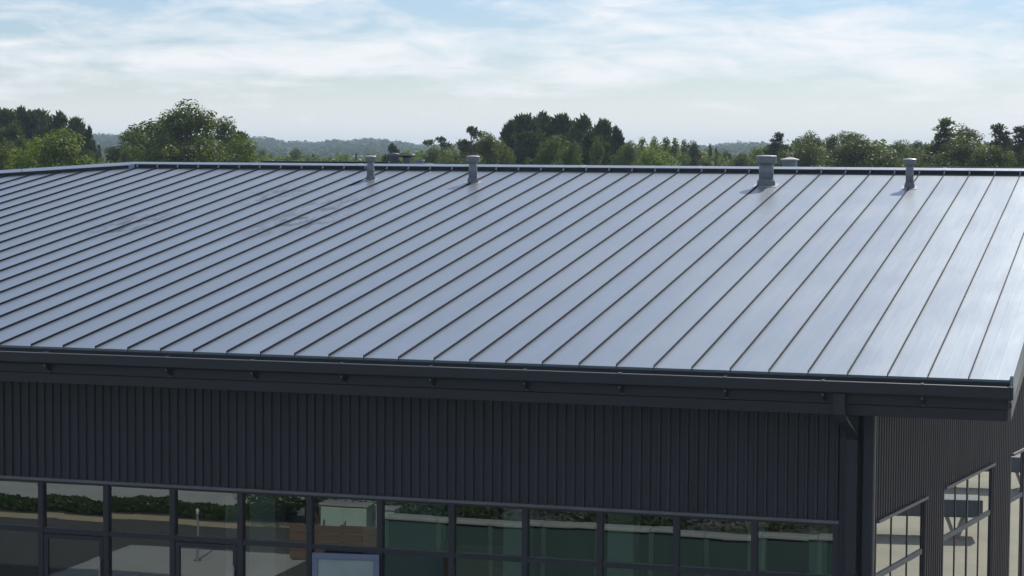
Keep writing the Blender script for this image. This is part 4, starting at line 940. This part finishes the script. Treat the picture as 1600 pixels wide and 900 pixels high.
# hedge on the left
def hedge(name, x0, x1, y0, y1, h, label, seed):
    rg = np.random.default_rng(seed); e = tag(empty(name, ((x0+x1)/2, (y0+y1)/2, 0)), label, 'hedge'); L, D = (x1-x0)/2, (y1-y0)/2
    n = int(900*(x1-x0)*0.5); P = np.stack([rg.uniform(-L, L, n), rg.uniform(-D, D, n), rg.uniform(0.05, h, n)], 1)
    fc = rg.integers(0, 3, n); P[fc == 0, 2] = h*rg.uniform(.92, 1.03, (fc == 0).sum()); P[fc == 1, 1] = np.where(P[fc == 1, 1] > 0, D, -D)
    P[:, 2] *= 0.82+0.10*np.sin(P[:, 0]*1.7+seed)*np.sin(P[:, 0]*0.6)+0.10*np.sin(P[:, 0]*5.1)*np.sin(P[:, 0]*2.3); P[:, 2] = np.maximum(P[:, 2], 0.03)
    v, f = leaf_quads(P, np.tile([0, 0, 1.], (n, 1)), 0.12, rg, 1.5); tag(link('foliage', npmesh('foliage', v, f, L_HEDGE), e))
    m = MB(); m.bev(-L+.08, L-.08, -D+.1, D-.1, 0.03, h*.45, 0.05); m.build('inner_growth', L_HEDGE, e)
    m = MB()
    for k in range(int((x1-x0)/0.6)): m.tube([(-L+0.3+k*.6, 0, 0), (-L+.3+k*.6, 0, h*.7)], [.02, .012], 5)
    m.build('stems', M_BARK, e)
hedge('hedge', -31, -18.2, -14.7, -14.1, 0.38, 'low uneven hedge beside the path mirrored in the left windows', 3)
SHR = [(-20.4, -19.4, .62, 'leftmost garden shrub mirrored above the second door'), (-17.6, -13.9, .78, 'full garden shrub mirrored left of the open door'), (-15.4, -14.1, .70, 'rounded garden shrub mirrored above the open door'),
       (-13.0, -14.3, .80, 'largest garden shrub mirrored right of the open door'), (-10.6, -13.7, .66, 'garden shrub mirrored above the left end of the green wall'), (-8.4, -13.9, .78, 'dense garden shrub mirrored above the middle of the green wall'),
       (-6.4, -14.7, .62, 'paler garden shrub mirrored above the right of the green wall'), (-4.2, -15.5, .70, 'rightmost garden shrub mirrored in the last front window')]
for k, (x, y, s, lb) in enumerate(SHR):
    lm = L_BRIGHT if k in (6, 7) else L_HEDGE
    p, crown = proto('shrub', k % 2, lm); e = tag(empty('garden_shrub', (x, y, 0.012)), lb, 'shrub', 'garden shrubs on the lawn'); e.scale = (s*1.15, s*0.9, s*0.66); e.rotation_euler.z = k*3.14159
    link('crown', crown, e); link('trunk', p['trunk'], e, M_BARK)
# pale utility cabinets on the forecourt, mirrored beside the open door
def cabinet(x, y, w, h, label):
    e = tag(empty('utility_cabinet', (x, y, 0.012)), label, 'cabinet', 'utility cabinets on the forecourt')
    m = MB(); m.bev(-w/2-.03, w/2+.03, -.25, .25, 0, .08, .01); m.build('plinth', M_COPE, e)
    m = MB(); m.bev(-w/2, w/2, -.2, .2, .081, h-.05, .01); m.build('housing', M_IGREEN, e)
    m = MB(); m.bev(-w/2-.03, w/2+.03, -.24, .24, h-.049, h, .012); m.build('lid', M_COPE, e)
    nd = 2 if w > .7 else 1
    for q in range(nd):
        a = -w/2+.03+q*(w-.06)/nd; m = MB(); m.bev(a+.01, a+(w-.06)/nd-.01, .2005, .215, .12, h-.09, .005); d = m.build('door', M_IGREEN, e)
        m = MB(); m.box(a+.05, a+.08, .2155, .235, h*.5, h*.5+.12); m.build('handle', M_SLIT, d)
cabinet(-15.75, -11.4, 1.15, 1.0, 'wider pale teal utility cabinet mirrored beside the open door')
cabinet(-14.75, -11.5, 0.45, 1.0, 'narrow pale teal utility cabinet mirrored beside the open door')
# lamp post
lp = tag(empty('lamp_post', (-18.3, -8.9, 0.012)), 'slim dark bollard lamp mirrored in the lower left window', 'lamp')
m = MB(); m.lathe([(0.08, 0), (0.08, 0.03), (0.03, 0.05), (0.022, 1.05)], 14); m.build('post', M_SLAB, lp)
m = MB(); m.lathe([(0.035, 1.05), (0.04, 1.15), (0.03, 1.18)], 14); m.build('lamp_head', M_PALE, lp)
# long slab benches on V legs on the plaza, mirrored in the side windows
def vbench(x, y, L, rz, label):
    e = tag(empty('slab_bench', (x, y, 0.012)), label, 'bench', 'slab benches on the plaza'); e.rotation_euler.z = rz
    m = MB(); m.bev(-L/2, L/2, -0.45, 0.45, 0.50, 0.92, 0.02); m.build('slab', M_SLAB, e)
    k = -L/2+0.6
    while k < L/2-0.3:
        for sx in (-1, 1):
            m = MB(); m.prism([(k+sx*0.05-0.04, 0), (k+sx*0.05+0.04, 0), (k+sx*0.24+0.04, 0.499), (k+sx*0.24-0.04, 0.499)], 'y', -0.3, -0.16); m.build('leg', M_PALE, e)
            m = MB(); m.prism([(k+sx*0.05-0.04, 0), (k+sx*0.05+0.04, 0), (k+sx*0.24+0.04, 0.499), (k+sx*0.24-0.04, 0.499)], 'y', 0.16, 0.3); m.build('leg', M_PALE, e)
        k += 2.1
vbench(6.4, 17.6, 5.4, math.radians(-30), 'nearer blue grey slab bench on pale V legs mirrored in the side windows')
vbench(8.6, 25.5, 6.4, math.radians(-25), 'farther blue grey slab bench on pale V legs mirrored in the side windows')

# ------------------------------------------------------------------ haze: one closed box of even thin air
m = MB(); m.box(-3150, 3150, -3150, 3150, -1.2, 33)
hz = m.build('haze', None); tag(hz, kind='stuff')
k = NT('thin_air'); pv = k.n('ShaderNodeVolumePrincipled'); pv.inputs['Color'].default_value = (0.60, 0.80, 1.0, 1); pv.inputs['Density'].default_value = 0.00030; pv.inputs['Anisotropy'].default_value = 0.2
k.l(pv.outputs[0], k.out.inputs['Volume']); hz.data.materials.clear(); hz.data.materials.append(k.m)
